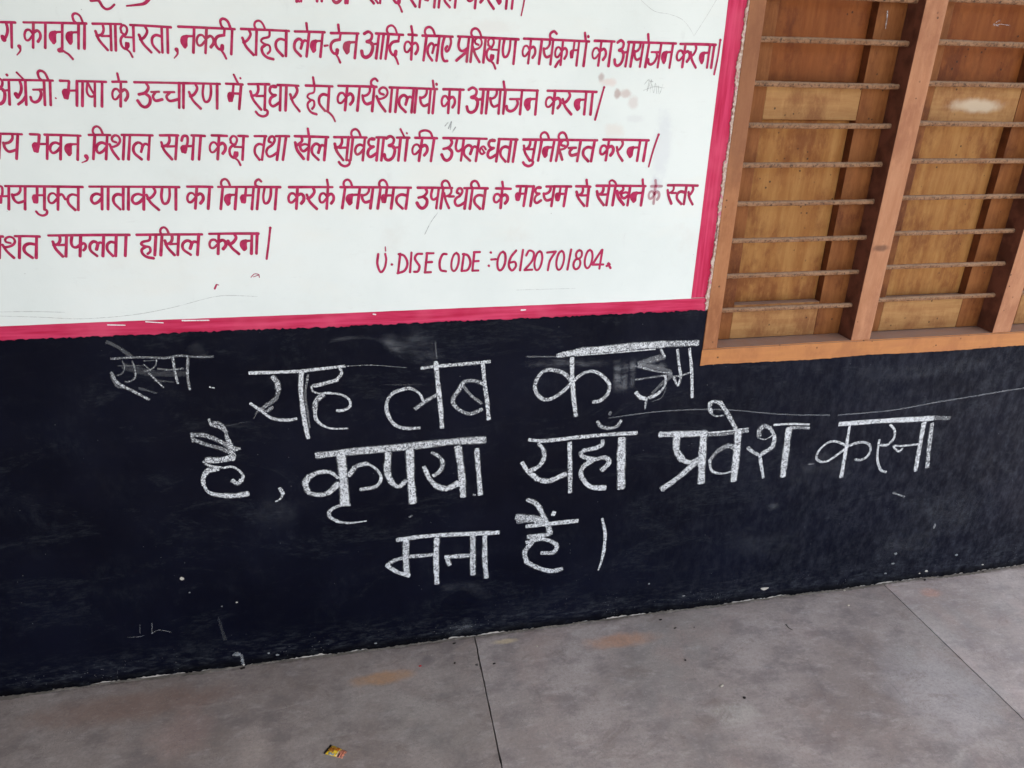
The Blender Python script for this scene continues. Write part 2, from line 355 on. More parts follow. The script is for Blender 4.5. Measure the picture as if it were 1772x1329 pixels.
M_white = mat_white(); M_black = mat_black(); M_bv = mat_border(True); M_bh = mat_border(False); M_letter = mat_paint()
M_chalk = mat_chalk('chalk'); M_line = mat_line(); M_smudge = mat_chalk('chalk_dust', True); M_pencil = mat_pencil(); M_scuff = mat_chalk('pale_scuff', True); M_scuffd = mat_chalk('dark_scuff', True, (.05, .045, .045)); M_scr = mat_scratch()
M_plaster = mat_plaster(); M_flake = mat_flake(); M_floor = mat_floor(); M_rust = mat_rust(); M_earth = mat_earth()
M_frame = mat_wood('tan_frame_paint', (.33, .140, .060), (.39, .175, .078), (.25, .095, .040), (6, 6, .8), .6, patch=((.915, 1.6, .05, .35, (.20, .085, .045), .6),))
M_sill = mat_wood('orange_sill_paint', (.47, .205, .070), (.42, .175, .066), (.35, .14, .055), (.8, 6, 6), .85)
M_mull = mat_wood('pinkish_mullion_paint', (.37, .165, .082), (.44, .215, .115), (.30, .125, .065), (6, 6, .8), .6, flank_shade=(.15, .055, .034), patch=((1.385, 1.19, .03, .012, (.05, .025, .02), .6),))
M_back = mat_plain('gap_shade_dark', (.03, .012, .006), .9)
M_shut_s = mat_wood('brown_stile_paint', (.18, .060, .016), (.25, .095, .028), (.09, .022, .007), (7, 6, .6), .7, flank_shade=(.15, .048, .018))
M_shut_p = mat_wood('ochre_panel_paint', (.28, .115, .030), (.38, .190, .058), (.16, .046, .012), (5, 6, .5), .7)
M_shut_u = mat_wood('shaded_red_brown_panel_paint', (.18, .048, .010), (.24, .076, .018), (.10, .024, .006), (5, 6, .5), .7)  # upper panels darker: shade high in the window put into the colour
M_shut_r = mat_wood('ochre_rail_paint', (.31, .150, .054), (.39, .215, .080), (.20, .075, .026), (.6, 6, 6), .9,
                    patch=((1.625, 1.556, .105, .022, (.52, .42, .30), .95),))

# ------------------------------------------------------------------ setting: ground, veranda floor, ceiling
XL, XR, YF = -1.85, 3.05, -2.45
obj('ground', [(-300, -300, -.15), (300, -300, -.15), (300, 300, -.15), (-300, 300, -.15)], [(0, 1, 2, 3)], M_earth)['kind'] = 'structure'
fl = box('floor', XL, XR, YF, .02, -.146, -.014, mat_plain('joint_grime', (.045, .038, .032), .95)); fl['kind'] = 'structure'
J = [XL, -1.195, .255, 1.700, XR]; YJ = [0.012, -1.46, YF]
for i in range(len(J) - 1):
    for j in range(2):
        g = .0013
        bm = bmesh.new(); rg = random.Random(i * 7 + j); pts = []; X0, X1, Y0, Y1 = J[i] + g, J[i + 1] - g, YJ[j + 1] + g, YJ[j] - g
        wv = [rnd_wave(.0010, 30, 100 + i * 4 + q) for q in range(4)]; chipf = lambda: max(0, rg.gauss(0, .0005)) + (rg.random() < .03) * rg.uniform(.001, .003)
        nx, ny = 40, 110
        for q in range(nx): t = X0 + (X1 - X0) * q / nx; pts.append((t, Y0 + abs(wv[0](t)) + chipf()))
        for q in range(ny): t = Y0 + (Y1 - Y0) * q / ny; pts.append((X1 - abs(wv[1](t)) * .8 - chipf(), t))
        for q in range(nx): t = X1 - (X1 - X0) * q / nx; pts.append((t, Y1))
        for q in range(ny): t = Y1 - (Y1 - Y0) * q / ny; pts.append((X0 + abs(wv[3](t)) * .8 + chipf(), t))
        up = [bm.verts.new((a, b, 0)) for a, b in pts]; dn = [bm.verts.new((a, b, -.05)) for a, b in pts]
        bm.faces.new(up)
        for q in range(len(up)): bm.faces.new((up[q], dn[q], dn[(q + 1) % len(up)], up[(q + 1) % len(up)]))
        for v in bm.verts:
            if abs(v.co.x - J[4]) < .01: v.co.x += v.co.y * .045      # this joint runs a little off square
            if abs(v.co.x - J[3]) < .01: v.co.x += .0
        o = bm_obj('floor_slab', bm, M_floor, fl); o.color = ((.80, .765, .74, 1), (.90, .88, .865, 1), (1.04, 1.03, 1.03, 1), (1.38, 1.38, 1.40, 1))[min(i, 3)]  # tints step up rightwards, painting in the fall of light
box('added_side_wall', XL - .2, XL - .001, YF, .23, -.146, 3.05, mat_plain('added_side_wall_paint', (.08, .08, .08), .8, ns=5))['kind'] = 'structure'  # unseen wall, added and kept dark to dim the left end
def floor_marks():
    for k, (w, d, pts) in enumerate(((.004, .35, ((901, 1160), (931, 1200), (948, 1254))), (.003, .3, ((1386, 1125), (1411, 1170), (1436, 1225), (1440, 1240))), (.003, .28, ((1121, 1268), (1166, 1300), (1190, 1320))),
            (.0025, .3, ((1521, 1160), (1556, 1200), (1570, 1225))), (.006, .22, ((1030, 1170), (1090, 1182), (1112, 1192))), (.0025, .4, ((493, 1216), (496, 1228), (490, 1240))), (.006, .25, ((1175, 1092), (1188, 1120), (1186, 1142))),
            (.003, .45, ((1200, 1212), (1202, 1225), (1209, 1240))), (.003, .4, ((1209, 1209), (1214, 1224), (1222, 1240))), (.003, .4, ((1223, 1208), (1228, 1222), (1236, 1236))), (.003, .35, ((1198, 1240), (1215, 1248), (1236, 1258))),
            (.010, .22, ((1310, 1150), (1330, 1156), (1352, 1160))), (.012, .22, ((1690, 1250), (1720, 1240), (1740, 1262))), (.016, .22, ((230, 1240), (226, 1260), (214, 1300))), (.018, .2, ((285, 1290), (270, 1310), (262, 1325))))):
        S = spline([Vector(fp(*p)) for p in pts], 6); V = []; UV = []; F = []
        for i, p in enumerate(S):
            t = (S[min(i + 1, len(S) - 1)] - S[max(i - 1, 0)]).normalized(); nn = Vector((-t.y, t.x)); tt = i / (len(S) - 1); h = w * .5 * (.35 + math.sin(3.14159 * tt)) * 1.6
            for q in (-1, 0, 1): V.append((p.x + nn.x * h * q, p.y + nn.y * h * q, .0006 + k * .00002)); UV.append((tt, float(q)))
        for i in range(len(S) - 1):
            a = 3 * i; F += [(a, a + 1, a + 4, a + 3), (a + 1, a + 2, a + 5, a + 4)]
        obj('scuff_mark', V, F, M_scuffd if w < .005 and k in (0, 1, 3) else M_scuff, fl, UV, [d * 1.3] * len(V))
ce = box('ceiling', XL, XR, YF - .25, .23, 3.05, 3.18, mat_plain('ceiling_plaster', (.50, .50, .48), .9, ns=6)); ce['kind'] = 'structure'

# ------------------------------------------------------------------ the wall with its coats of paint
WX0, WX1, WZ0, WZ1 = .893, 2.356, .874, 2.262        # window opening
wall = empty('wall', (0, 0, 0), 'plastered school wall, white notice panel with crimson border above a chalked black band', 'wall', kind='thing')
bm = bmesh.new()
def addbox(bm, x0, x1, y0, y1, z0, z1):
    r = bmesh.ops.create_cube(bm, size=1.0)['verts']
    for v in r: v.co = Vector(((x0 + x1) / 2 + v.co.x * (x1 - x0), (y0 + y1) / 2 + v.co.y * (y1 - y0), (z0 + z1) / 2 + v.co.z * (z1 - z0)))
addbox(bm, XL, WX0, 0, .23, 0, 3.05); addbox(bm, WX1, XR, 0, .23, 0, 3.05); addbox(bm, WX0, WX1, 0, .23, 0, WZ0); addbox(bm, WX0, WX1, 0, .23, WZ1, 3.05)
bm_obj('plaster', bm, M_plaster, wall)
sheet('white_notice_panel', XL + .1, .8425, 1.060, 2.52, -.0016, .0016, M_white, wall, top=(0, 8, 3), bot=(0, 5, 4))
b1 = sheet('border_band', XL + .055, .8868, 1.018, 1.0655, -.0022, .0022, M_bh, wall, top=(.0011, 3, 5), bot=(0, 5, 6))
sheet('border_band', XL + .055, .8868, 2.515, 2.560, -.0022, .0022, M_bh, wall, top=(.0011, 3, 7), bot=(.001, 3, 8))
sheet('border_band', .8415, .8872, 1.0685, 2.5135, -.0022, .0022, M_bv, wall, top=(.0025, 16, 9), bot=(.0008, 3, 10), vertical=True)
sheet('border_band', XL + .055, XL + .101, 1.0685, 2.5135, -.0022, .0022, M_bv, wall, top=(.001, 3, 11), bot=(.001, 3, 12), vertical=True)
# cream upper wall beyond the notice
M_cream = mat_plain('cream_wall_paint', (.66, .62, .52), .7, ns=5, var=.1)
sheet('upper_paint', XL, XL + .053, 1.03, 3.05, -.0012, .0012, M_cream, wall)
sheet('upper_paint', XL + .0535, WX0 - .001, 2.562, 3.05, -.0012, .0012, M_cream, wall)
sheet('upper_paint', WX1, XR, 1.03, 3.05, -.0012, .0012, M_cream, wall)
sheet('upper_paint', WX0, WX1 - .001, WZ1 + .002, 3.05, -.0012, .0012, M_cream, wall)
# black band: left of the window up to the border, under the window up to its sill
BF = dict(bot=(.0050, 18, 14), rough=.0022)
sheet('black_band', XL, .8922, .006, 1.0318, -.0045, .0045, M_black, wall, top=(.0013, 5, 13), **BF)
sheet('black_band', .8925, WX1, .006, .8755, -.0043, .0043, M_black, wall, top=(.002, 12, 15), **BF)
sheet('black_band', WX1 + .0005, XR, .006, 1.03, -.0045, .0045, M_black, wall, top=(.0021, 7, 16), **BF)
sheet('flaked_edge', .8858, .8935, 1.036, 2.5, -.0062, .0062, M_flake, wall, top=(.0004, 10, 17), bot=(.0042, 30, 18), vertical=True, step=.003, rough=.0016)
# rough bead of cement where wall meets floor
def bead():
    V = []; F = []; rg = random.Random(5); n = int((XR - XL) / .007); f1 = rnd_wave(.0030, 11, 30); f2 = rnd_wave(.0025, 23, 31)
    for i in range(n + 1):
        x = XL + (XR - XL) * i / n
        w = max(.0008, .0040 + f1(x) * 2.6 + rg.uniform(-1, 1) * .0016); h = max(.0006, .0026 + f2(x) * 1.6 + rg.uniform(-1, 1) * .0014)
        V += [(x, -.004 - w, .0003), (x, -.0045 - w * .45, h * .75), (x, -.001, h)]
    for i in range(n):
        k = 3 * i; F += [(k, k + 3, k + 4, k + 1), (k + 1, k + 4, k + 5, k + 2)]
    o = obj('cement_bead', V, F, mat_plain('cement_bead', (.24, .215, .185), .95, ns=30, var=.85), wall); return o
bead()
# chips of plaster and specks stuck to the black band
def chip(name, x, z, w, h, y, mat, parent, seed, th=.0022, rot=0):
    rg = random.Random(seed); n = 11; V = [(x, y - th, z)]; F = []
    for k in range(n):
        a = 6.283 * k / n; r = rg.uniform(.65, 1.1); dx = math.cos(a) * w * .5 * r; dz = math.sin(a) * h * .5 * r
        V.append((x + dx * math.cos(rot) - dz * math.sin(rot), y - th * .7, z + dx * math.sin(rot) + dz * math.cos(rot)))
    for k in range(n): V.append((x + (V[k + 1][0] - x) * 1.12, y, z + (V[k + 1][2] - z) * 1.12))
    for k in range(n):
        b = (k + 1) % n; F += [(0, 1 + b, 1 + k), (1 + k, 1 + b, 1 + n + b, 1 + n + k)]
    return obj(name, V, F, mat, parent)
M_chip = mat_plain('bare_plaster_chip', (.58, .55, .48), .9, ns=200); M_chipg = mat_plain('grey_plaster_chip', (.26, .28, .29), .9, ns=200, var=.5)
def wp(px, py):   # a photographed point taken back onto the wall plane
    d = cam.matrix_world.to_3x3() @ Vector((px - 886, -(py - 664.5), -1225.175)); t = 1.6955 / d.y; return d.x * t, 1.5963 + d.z * t
def fp(px, py):
    d = cam.matrix_world.to_3x3() @ Vector((px - 886, -(py - 664.5), -1225.175)); t = -1.5963 / d.z; return d.x * t, -1.7 + d.y * t
for i, (px, py, w, h, m, rt) in enumerate(((1323, 1018.5, .030, .011, M_chip, .1), (315, 1001, .011, .010, M_chip, 0), (1603, 988, .011, .009, M_chip, .5), (1591, 992, .006, .004, M_chip, .5),
        (410, 1133, .018, .010, M_chipg, -.3), (419, 1143, .012, .009, M_chipg, -.9), (422, 1150, .006, .007, M_chip, 0), (1700, 977, .009, .004, M_chip, 0), (1545, 975, .014, .006, M_chipg, -1.0),
        (1532, 992, .012, .006, M_chipg, -.5), (1550, 958, .012, .010, M_chipg, .3), (1655, 960, .012, .008, M_chipg, 0), (1123, 1010, .006, .006, M_chipg, 0), (1183, 1031, .010, .004, M_chipg, 0),
        (480, 1133, .010, .006, M_chipg, 0), (465, 1130, .007, .005, M_chipg, 0), (650, 1113, .008, .005, M_chipg, 0), (410, 1042, .006, .004, M_chip, 0), (328, 1025, .005, .003, M_chipg, 0), (384, 1049, .004, .004, M_chipg, 0), (1617, 910, .008, .020, M_chipg, .1))):
    x, z = wp(px, py); chip('plaster_chip', x, z, w, h, -.0046, m, wall, 40 + i)

# ------------------------------------------------------------------ lettering, chalk writing and scratches (coats with their own outline, in tenths of a millimetre on the wall)
STROKES = """painted_word|paint|45 45 100 -6810 16769 -6619 16775 -6428 16776/49 49 100 -6589 16768 -6587 16664 -6622 16563 -6694 16458/84 84 100 -6705 16516 -6694 16470/49 50 100 -6495 16775 -6589 16333/74 56 100 -6451 16356 -6449 16331/48 22 100 -6440 16338 -6455 16273 -6527 16202
painted_word|paint|45 46 100 -6280 16783 -5726 16793 -5163 16799/50 51 100 -6107 16785 -6210 16341/42 42 100 -6156 16579 -6203 16652 -6268 16641 -6312 16563 -6309 16480 -6255 16475 -6163 16568/54 55 100 -6151 16605 -6070 16647 -6030 16599 -6044 16520 -6099 16450/51 52 100 -5893 16789 -5994 16343/51 52 100 -5594 16793 -5688 16346/43 43 100 -5767 16628 -5631 16636/64 65 100 -5752 16625 -5831 16600 -5859 16522 -5823 16438/94 95 100 -5811 16550 -5812 16472/56 56 100 -5768 16606 -5797 16485/82 82 100 -5747 16304 -5705 16304/48 48 100 -5718 16336 -5658 16280 -5592 16233 -5536 16154/51 52 100 -5301 16797 -5392 16348/43 43 100 -5468 16632 -5337 16639/64 64 100 -5454 16629 -5529 16604 -5556 16525 -5522 16441/93 94 100 -5510 16554 -5511 16475/56 56 100 -5469 16610 -5497 16488/52 52 100 -5192 16799 -5285 16349/47 47 100 -5218 16798 -5251 16927 -5322 16971 -5382 16934 -5378 16842 -5335 16797
painted_word|paint|46 47 100 -5050 16799 -4788 16806 -4525 16809/47 48 100 -4364 16799 -3988 16793 -3609 16782/52 52 100 -4866 16791 -4870 16692 -4923 16611 -5016 16585/52 53 100 -5021 16666 -4986 16512 -4863 16335/44 44 100 -4924 16584 -4762 16589/52 53 100 -4724 16795 -4796 16334/52 53 100 -4637 16794 -4712 16332/43 43 100 -4547 16675 -4551 16736 -4502 16789 -4446 16769 -4438 16696 -4490 16624 -4555 16663/51 52 100 -4474 16631 -4552 16582 -4590 16515 -4586 16418 -4533 16364 -4470 16406 -4458 16464/60 60 100 -4491 16465 -4507 16387/43 44 100 -4519 16364 -4458 16308 -4423 16219/51 52 100 -4307 16790 -4375 16326/39 39 100 -4497 16577 -4338 16575/53 53 100 -4091 16782 -4067 16691 -4139 16586 -4220 16542/53 54 100 -4229 16626 -4180 16470 -4054 16314/52 53 100 -3781 16784 -3842 16316/53 53 100 -3808 16606 -3914 16631 -3994 16570 -3999 16447 -3901 16317/53 54 100 -3673 16783 -3738 16315/79 59 100 -3564 16378 -3560 16351/51 24 100 -3551 16359 -3561 16291 -3633 16217
painted_word|paint|48 49 100 -3466 16798 -2931 16794 -2388 16786/54 55 100 -3166 16795 -3249 16332/45 45 100 -3345 16628 -3199 16632/67 68 100 -3329 16624 -3412 16600 -3439 16520 -3397 16432/99 99 100 -3388 16548 -3387 16467/58 59 100 -3345 16605 -3372 16480/54 55 100 -2931 16792 -3016 16328/45 45 100 -2973 16577 -3031 16655 -3105 16644 -3151 16564 -3141 16477 -3078 16470 -2979 16566/59 59 100 -2968 16604 -2878 16645 -2829 16594 -2839 16511 -2897 16440/49 49 100 -2585 16788 -2610 16673/54 54 100 -2610 16669 -2727 16645 -2791 16578 -2795 16481 -2741 16406 -2666 16425/77 77 100 -2671 16470 -2684 16411/45 46 100 -2704 16392 -2661 16322 -2626 16233/54 55 100 -2437 16787 -2516 16320/50 50 100 -2465 16787 -2506 16922 -2584 16970 -2647 16933 -2638 16837 -2590 16788
painted_word|paint|49 50 100 -2265 16794 -1795 16791 -1319 16785/55 55 100 -2116 16787 -2091 16695 -2165 16589 -2249 16545/55 56 100 -2258 16629 -2207 16472 -2077 16316/55 56 100 -1959 16791 -2028 16321/46 46 100 -1963 16791 -1995 16859 -1969 16930 -1896 16956 -1831 16906 -1787 16789/45 46 100 -1705 16788 -1731 16668 -1856 16630 -1895 16576 -1830 16526 -1743 16499 -1737 16406 -1793 16347/55 56 100 -1816 16512 -1896 16448 -1886 16349 -1807 16274 -1690 16244/56 57 100 -1373 16785 -1431 16312/56 57 100 -1399 16605 -1515 16630 -1600 16568 -1604 16444 -1494 16313
painted_word|paint|50 50 100 -1204 16780 -905 16784 -604 16783/57 57 100 -1115 16462 -1071 16588 -1138 16642 -1224 16572 -1237 16442 -1130 16319/52 52 100 -1088 16549 -1023 16617 -953 16588/56 57 100 -915 16782 -1012 16314/51 51 100 -958 16939 -953 16782/54 55 100 -641 16783 -730 16314/45 45 100 -808 16612 -676 16618/68 68 100 -794 16608 -870 16583 -897 16501 -862 16413/93 94 100 -850 16530 -851 16448/59 59 100 -809 16589 -837 16462/45 41 100 -625 16526 -560 16537
painted_word|paint|51 51 100 -477 16771 -193 16778 92 16781/51 51 100 -277 16775 -304 16658/56 56 100 -305 16654 -423 16627 -490 16558 -496 16460 -442 16385 -366 16406/80 80 100 -370 16451 -384 16392/47 47 100 -404 16372 -362 16303 -328 16214/52 52 100 -315 16932 -306 16774/57 58 100 64 16780 -18 16307/48 48 100 -121 16606 31 16614/72 72 100 -105 16602 -192 16575 -219 16493 -174 16404/105 106 100 -166 16523 -164 16440/62 62 100 -121 16582 -148 16454
painted_word|paint|51 52 100 454 16792 738 16789 1025 16783/57 58 100 208 16780 298 16821 369 16769 343 16675 251 16633/67 68 100 254 16629 352 16606 371 16516 320 16387 226 16327 154 16357 137 16445/48 48 100 341 16580 484 16598/58 59 100 519 16791 432 16315/58 59 100 618 16789 527 16313/58 59 100 721 16788 631 16310/48 48 100 717 16788 686 16857 716 16929 794 16955 860 16904 902 16785/51 51 100 947 16784 921 16665/56 56 100 920 16661 806 16638 741 16569 735 16469 788 16392 861 16410/79 79 100 857 16457 843 16397/47 47 100 824 16377 864 16305 897 16213
painted_word|paint|52 52 100 1136 16792 1225 16791 1314 16785/54 55 100 1225 16789 1178 16310/45 45 100 1201 16567 1145 16649 1080 16639 1045 16557 1059 16466 1115 16458 1197 16555/59 59 100 1204 16595 1281 16635 1328 16582 1324 16495 1277 16423/53 54 100 1205 16951 1229 16789
painted_word|paint|52 53 100 1436 16781 1762 16783 2090 16780/59 60 100 1526 16781 1444 16299/49 49 100 1521 16781 1489 16850 1518 16923 1597 16951 1665 16900 1710 16781/55 55 100 1642 16450 1677 16581 1624 16637 1554 16565 1544 16430 1630 16301/50 50 100 1664 16540 1717 16611 1772 16580/54 55 100 1803 16781 1725 16297/58 59 100 1912 16772 1862 16600 1850 16418 1889 16304 1962 16299/53 54 100 2036 16772 2049 16660 2005 16535 1951 16486 1928 16539 1966 16588
painted_word|paint|53 54 100 2204 16788 2870 16781 3547 16769/58 59 100 2250 16781 2214 16626 2241 16529 2315 16507 2417 16566/58 59 100 2446 16784 2390 16297/59 59 100 2399 16491 2263 16392 2163 16311/60 61 100 2535 16783 2475 16295/50 50 100 2531 16783 2494 16854 2520 16928 2599 16955 2672 16902 2724 16781/48 48 100 2653 16636 2587 16665 2582 16730 2640 16778 2703 16753 2727 16669 2685 16591 2613 16551 2540 16540/58 59 100 2526 16597 2579 16447 2674 16295/58 59 100 2813 16779 2761 16289/48 48 100 2875 16653 2868 16718 2917 16774 2979 16753 2992 16675 2939 16599 2867 16641/57 58 100 2956 16607 2875 16555 2837 16484 2846 16381 2907 16324 2972 16368 2983 16430/67 68 100 2946 16430 2934 16348/48 49 100 2921 16324 2990 16264 3034 16169/57 58 100 3128 16775 3080 16283/43 43 100 2934 16550 3106 16547/56 56 100 3231 16768 3198 16570 3213 16436 3257 16408 3313 16455 3353 16588 3365 16766/61 62 100 3486 16770 3441 16276
painted_word|paint|54 56 100 3669 16788 4411 16784 5168 16774/55 56 100 3831 16787 3775 16293/46 47 100 3803 16558 3748 16641 3682 16629 3646 16543 3658 16451 3714 16444 3798 16546/60 61 100 3806 16587 3884 16631 3930 16577 3925 16488 3876 16412/61 62 100 4077 16785 4024 16289/50 50 100 4259 16777 4255 16691 4209 16619 4133 16589/55 55 100 4125 16604 4141 16496 4196 16429 4301 16469/55 56 100 4337 16782 4291 16285/57 56 100 4353 16782 4268 16824 4266 16905 4345 16953 4407 16908/55 56 100 4564 16780 4526 16281/46 46 100 4544 16549 4486 16632 4424 16621 4391 16534 4404 16451 4457 16440 4536 16537/60 60 100 4546 16578 4616 16623 4661 16568 4653 16479 4612 16410/55 56 100 4530 16386 4469 16335 4407 16237/49 49 100 4829 16778 4814 16591/99 57 100 4784 16550 4789 16446/49 49 100 4810 16587 4752 16546 4762 16436/45 45 100 4797 16587 4924 16590/53 54 100 4938 16777 4899 16276/63 64 100 5110 16775 5068 16273/57 57 100 5059 16944 5089 16775/62 62 100 5141 16878 5145 16869
painted_word|paint|56 56 100 5298 16791 5531 16792 5767 16789/58 59 100 5458 16790 5415 16286/49 49 100 5436 16556 5373 16641 5301 16628 5264 16541 5281 16446 5343 16439 5431 16544/64 64 100 5439 16586 5523 16631 5575 16577 5572 16486 5522 16408/63 64 100 5702 16789 5661 16284
painted_word|paint|57 58 100 6092 16788 6667 16791 7251 16790/58 59 100 5840 16771 5917 16817 5985 16763 5967 16663 5887 16618/68 69 100 5891 16613 5980 16590 6002 16496 5965 16360 5885 16294 5818 16324 5798 16417/49 49 100 5971 16563 6098 16584/59 60 100 6118 16788 6070 16285/64 65 100 6241 16788 6189 16285/50 51 100 6390 16782 6386 16695 6342 16622 6269 16590/55 56 100 6262 16605 6277 16496 6330 16428 6429 16470/55 56 100 6464 16789 6419 16284/64 65 100 6600 16789 6552 16283/58 59 100 6556 16959 6585 16789/49 49 100 6673 16596 6877 16600/59 59 100 6797 16596 6814 16505 6764 16389 6684 16338 6623 16368 6609 16442/59 60 100 6896 16789 6856 16282/59 60 100 7184 16790 7148 16280/49 49 100 7030 16604 7167 16611/74 74 100 7046 16600 6969 16573 6951 16484 6998 16388/94 95 100 6996 16516 7005 16426/64 64 100 7032 16579 7018 16441
painted_word|paint|58 59 100 7358 16785 7796 16791 8238 16791/61 62 100 7488 16786 7464 16302/51 51 100 7474 16561 7407 16641 7337 16629 7303 16544 7323 16454 7385 16448 7470 16549/66 67 100 7476 16590 7558 16634 7613 16582 7613 16495 7566 16420/57 57 100 7736 16782 7763 16688 7713 16577 7650 16530/57 58 100 7636 16617 7688 16455 7803 16296/59 60 100 8099 16790 8086 16303/49 49 100 7961 16612 8091 16619/74 75 100 7976 16608 7905 16582 7891 16496 7940 16405/93 94 100 7933 16527 7945 16442/64 65 100 7964 16588 7957 16456/66 67 100 8207 16791 8191 16303
painted_word|paint|59 59 100 8339 16891 8340 16893 8341 16891/48 44 100 8339 16891 8328 16536 8288 16162
painted_word|paint|46 47 100 -6871 15745 -6431 15749 -5986 15749/52 52 100 -7036 15730 -6961 15771 -6904 15723 -6930 15633 -7006 15591/61 61 100 -7003 15587 -6925 15567 -6912 15481 -6959 15358 -7038 15299 -7096 15325 -7106 15409/43 44 100 -6935 15542 -6817 15561/52 53 100 -6781 15746 -6870 15291/52 52 100 -6793 15839 -6791 15832/52 53 100 -6588 15741 -6582 15634 -6613 15529 -6690 15424/84 84 100 -6710 15482 -6696 15434/52 53 100 -6484 15747 -6569 15290/49 49 100 -6548 15444 -6613 15367 -6713 15294/44 44 100 -6380 15573 -6180 15578/53 53 100 -6259 15574 -6251 15492 -6309 15386 -6392 15340 -6450 15367 -6457 15434/53 54 100 -6146 15749 -6228 15289/53 54 100 -6037 15749 -6122 15289/49 48 100 -6063 15749 -6098 15881 -6169 15927 -6227 15889 -6222 15795 -6179 15748/41 42 100 -6606 15884 -6505 15753/31 31 100 -6002 15422 -5996 15416
painted_word|paint|48 48 100 -5523 15747 -5264 15747 -5004 15743/49 49 100 -5853 15749 -5698 15748/53 54 100 -5691 15742 -5733 15580/139 76 100 -5786 15534 -5792 15430/58 58 100 -5730 15572 -5831 15550 -5828 15432/45 45 100 -5740 15566 -5587 15571/53 54 100 -5543 15747 -5637 15284/54 55 100 -5440 15746 -5537 15282/45 46 100 -5349 15740 -5396 15582 -5386 15491 -5338 15460 -5272 15474/45 46 100 -5344 15703 -5309 15591 -5271 15498/50 50 100 -5213 15745 -5304 15279/54 55 100 -5078 15744 -5171 15277
painted_word|paint|48 49 100 -4886 15747 -4753 15752 -4620 15752/53 54 100 -4726 15750 -4815 15282/45 45 100 -4769 15533 -4820 15610 -4887 15597 -4930 15515 -4924 15428 -4867 15423 -4775 15521/58 59 100 -4764 15560 -4682 15604 -4639 15555 -4650 15471 -4704 15398/49 50 100 -4764 15906 -4758 15750
painted_word|paint|49 50 100 -4472 15747 -4004 15749 -3530 15747/50 50 100 -3530 15747 -3174 15748 -2814 15745/55 55 100 -4256 15741 -4220 15650 -4296 15552 -4425 15517/64 65 100 -4310 15544 -4226 15463 -4247 15345 -4331 15276 -4412 15300 -4468 15396/44 44 100 -4180 15567 -4029 15575/53 54 100 -4100 15561 -4160 15483 -4123 15401 -3991 15428/46 46 100 -3932 15566 -3734 15573/56 56 100 -3826 15560 -3900 15481 -3847 15400 -3665 15438/56 57 100 -3612 15746 -3686 15271/56 57 100 -3527 15746 -3603 15270/56 56 100 -3300 15740 -3276 15647 -3351 15538 -3435 15493/56 57 100 -3444 15578 -3394 15419 -3264 15262/51 52 100 -3139 15739 -3181 15547 -3170 15418 -3125 15391 -3064 15437 -3017 15567 -2998 15739/56 57 100 -2870 15745 -2935 15265
painted_word|paint|50 51 100 -2696 15753 -2531 15750 -2365 15743/52 52 100 -2545 15748 -2583 15569/133 76 100 -2627 15530 -2630 15429/52 53 100 -2588 15565 -2672 15527 -2668 15420/48 48 100 -2606 15566 -2432 15564/57 58 100 -2394 15744 -2494 15261/45 45 100 -2518 15931 -2452 15762/41 41 100 -2395 15868 -2392 15860
painted_word|paint|51 51 100 -2248 15753 -2038 15757 -1827 15757/51 52 100 -1658 15746 -1445 15745 -1231 15739/57 58 100 -2058 15744 -2061 15638 -2117 15550 -2215 15523/57 58 100 -2222 15610 -2182 15444 -2048 15254/48 48 100 -2117 15521 -1944 15527/57 58 100 -1906 15749 -1977 15252/54 53 100 -1969 15260 -1919 15222 -1942 15150 -2028 15119 -2114 15150 -2161 15210/72 72 100 -1750 15718 -1703 15713/58 58 100 -1702 15717 -1794 15710 -1831 15628 -1785 15557 -1717 15548/58 58 100 -1726 15544 -1821 15489 -1853 15386 -1791 15324 -1644 15409/58 59 100 -1594 15744 -1662 15246/58 59 100 -1477 15743 -1548 15244/55 55 100 -1287 15734 -1265 15636 -1333 15523 -1409 15476/55 56 100 -1416 15566 -1371 15398 -1256 15231
painted_word|paint|52 53 100 -1079 15746 -803 15745 -525 15740/44 45 100 -895 15744 -923 15618 -1029 15579 -1064 15522 -1012 15470 -941 15442 -940 15345 -990 15283/53 54 100 -1001 15455 -1071 15388 -1067 15285 -1005 15206 -908 15175/53 54 100 -915 15910 -902 15744/57 58 100 -592 15740 -662 15246/58 58 100 -623 15552 -734 15579 -817 15514 -824 15384 -723 15247/65 43 100 -675 15240 -623 15198/48 39 100 -623 15198 -562 15124 -525 15034
painted_word|paint|53 53 100 -401 15754 2 15753 408 15748/54 55 100 689 15741 1205 15735 1727 15725/59 60 100 -211 15752 -295 15266/49 49 100 -252 15526 -312 15608 -386 15597 -431 15513 -422 15422 -359 15414 -258 15514/64 65 100 -248 15555 -157 15598 -107 15544 -117 15457 -175 15383/59 61 100 51 15748 -31 15261/54 55 100 268 15739 259 15654 202 15584 109 15555/60 60 100 100 15569 115 15463 179 15396 306 15435/59 60 100 362 15744 287 15254/55 55 100 379 15744 303 15785 307 15865 383 15913 436 15868/50 50 100 553 15595 475 15625 470 15690 540 15737 614 15712 641 15628 590 15549 504 15510 418 15499/60 61 100 402 15556 462 15406 572 15253/60 61 100 744 15739 674 15247/60 61 100 865 15737 792 15244/61 62 100 1024 15396 1062 15529 986 15588 897 15515 893 15377 1018 15244/56 56 100 1046 15488 1113 15559 1190 15527/61 62 100 1217 15732 1147 15237/61 62 100 1283 15731 1215 15236/53 54 100 1501 15722 1494 15636 1441 15564 1354 15535/59 59 100 1346 15549 1362 15441 1423 15374 1542 15413/58 59 100 1588 15727 1528 15229/61 62 100 1681 15726 1617 15228/56 56 100 1639 15894 1658 15726/61 61 100 1717 15828 1720 15819
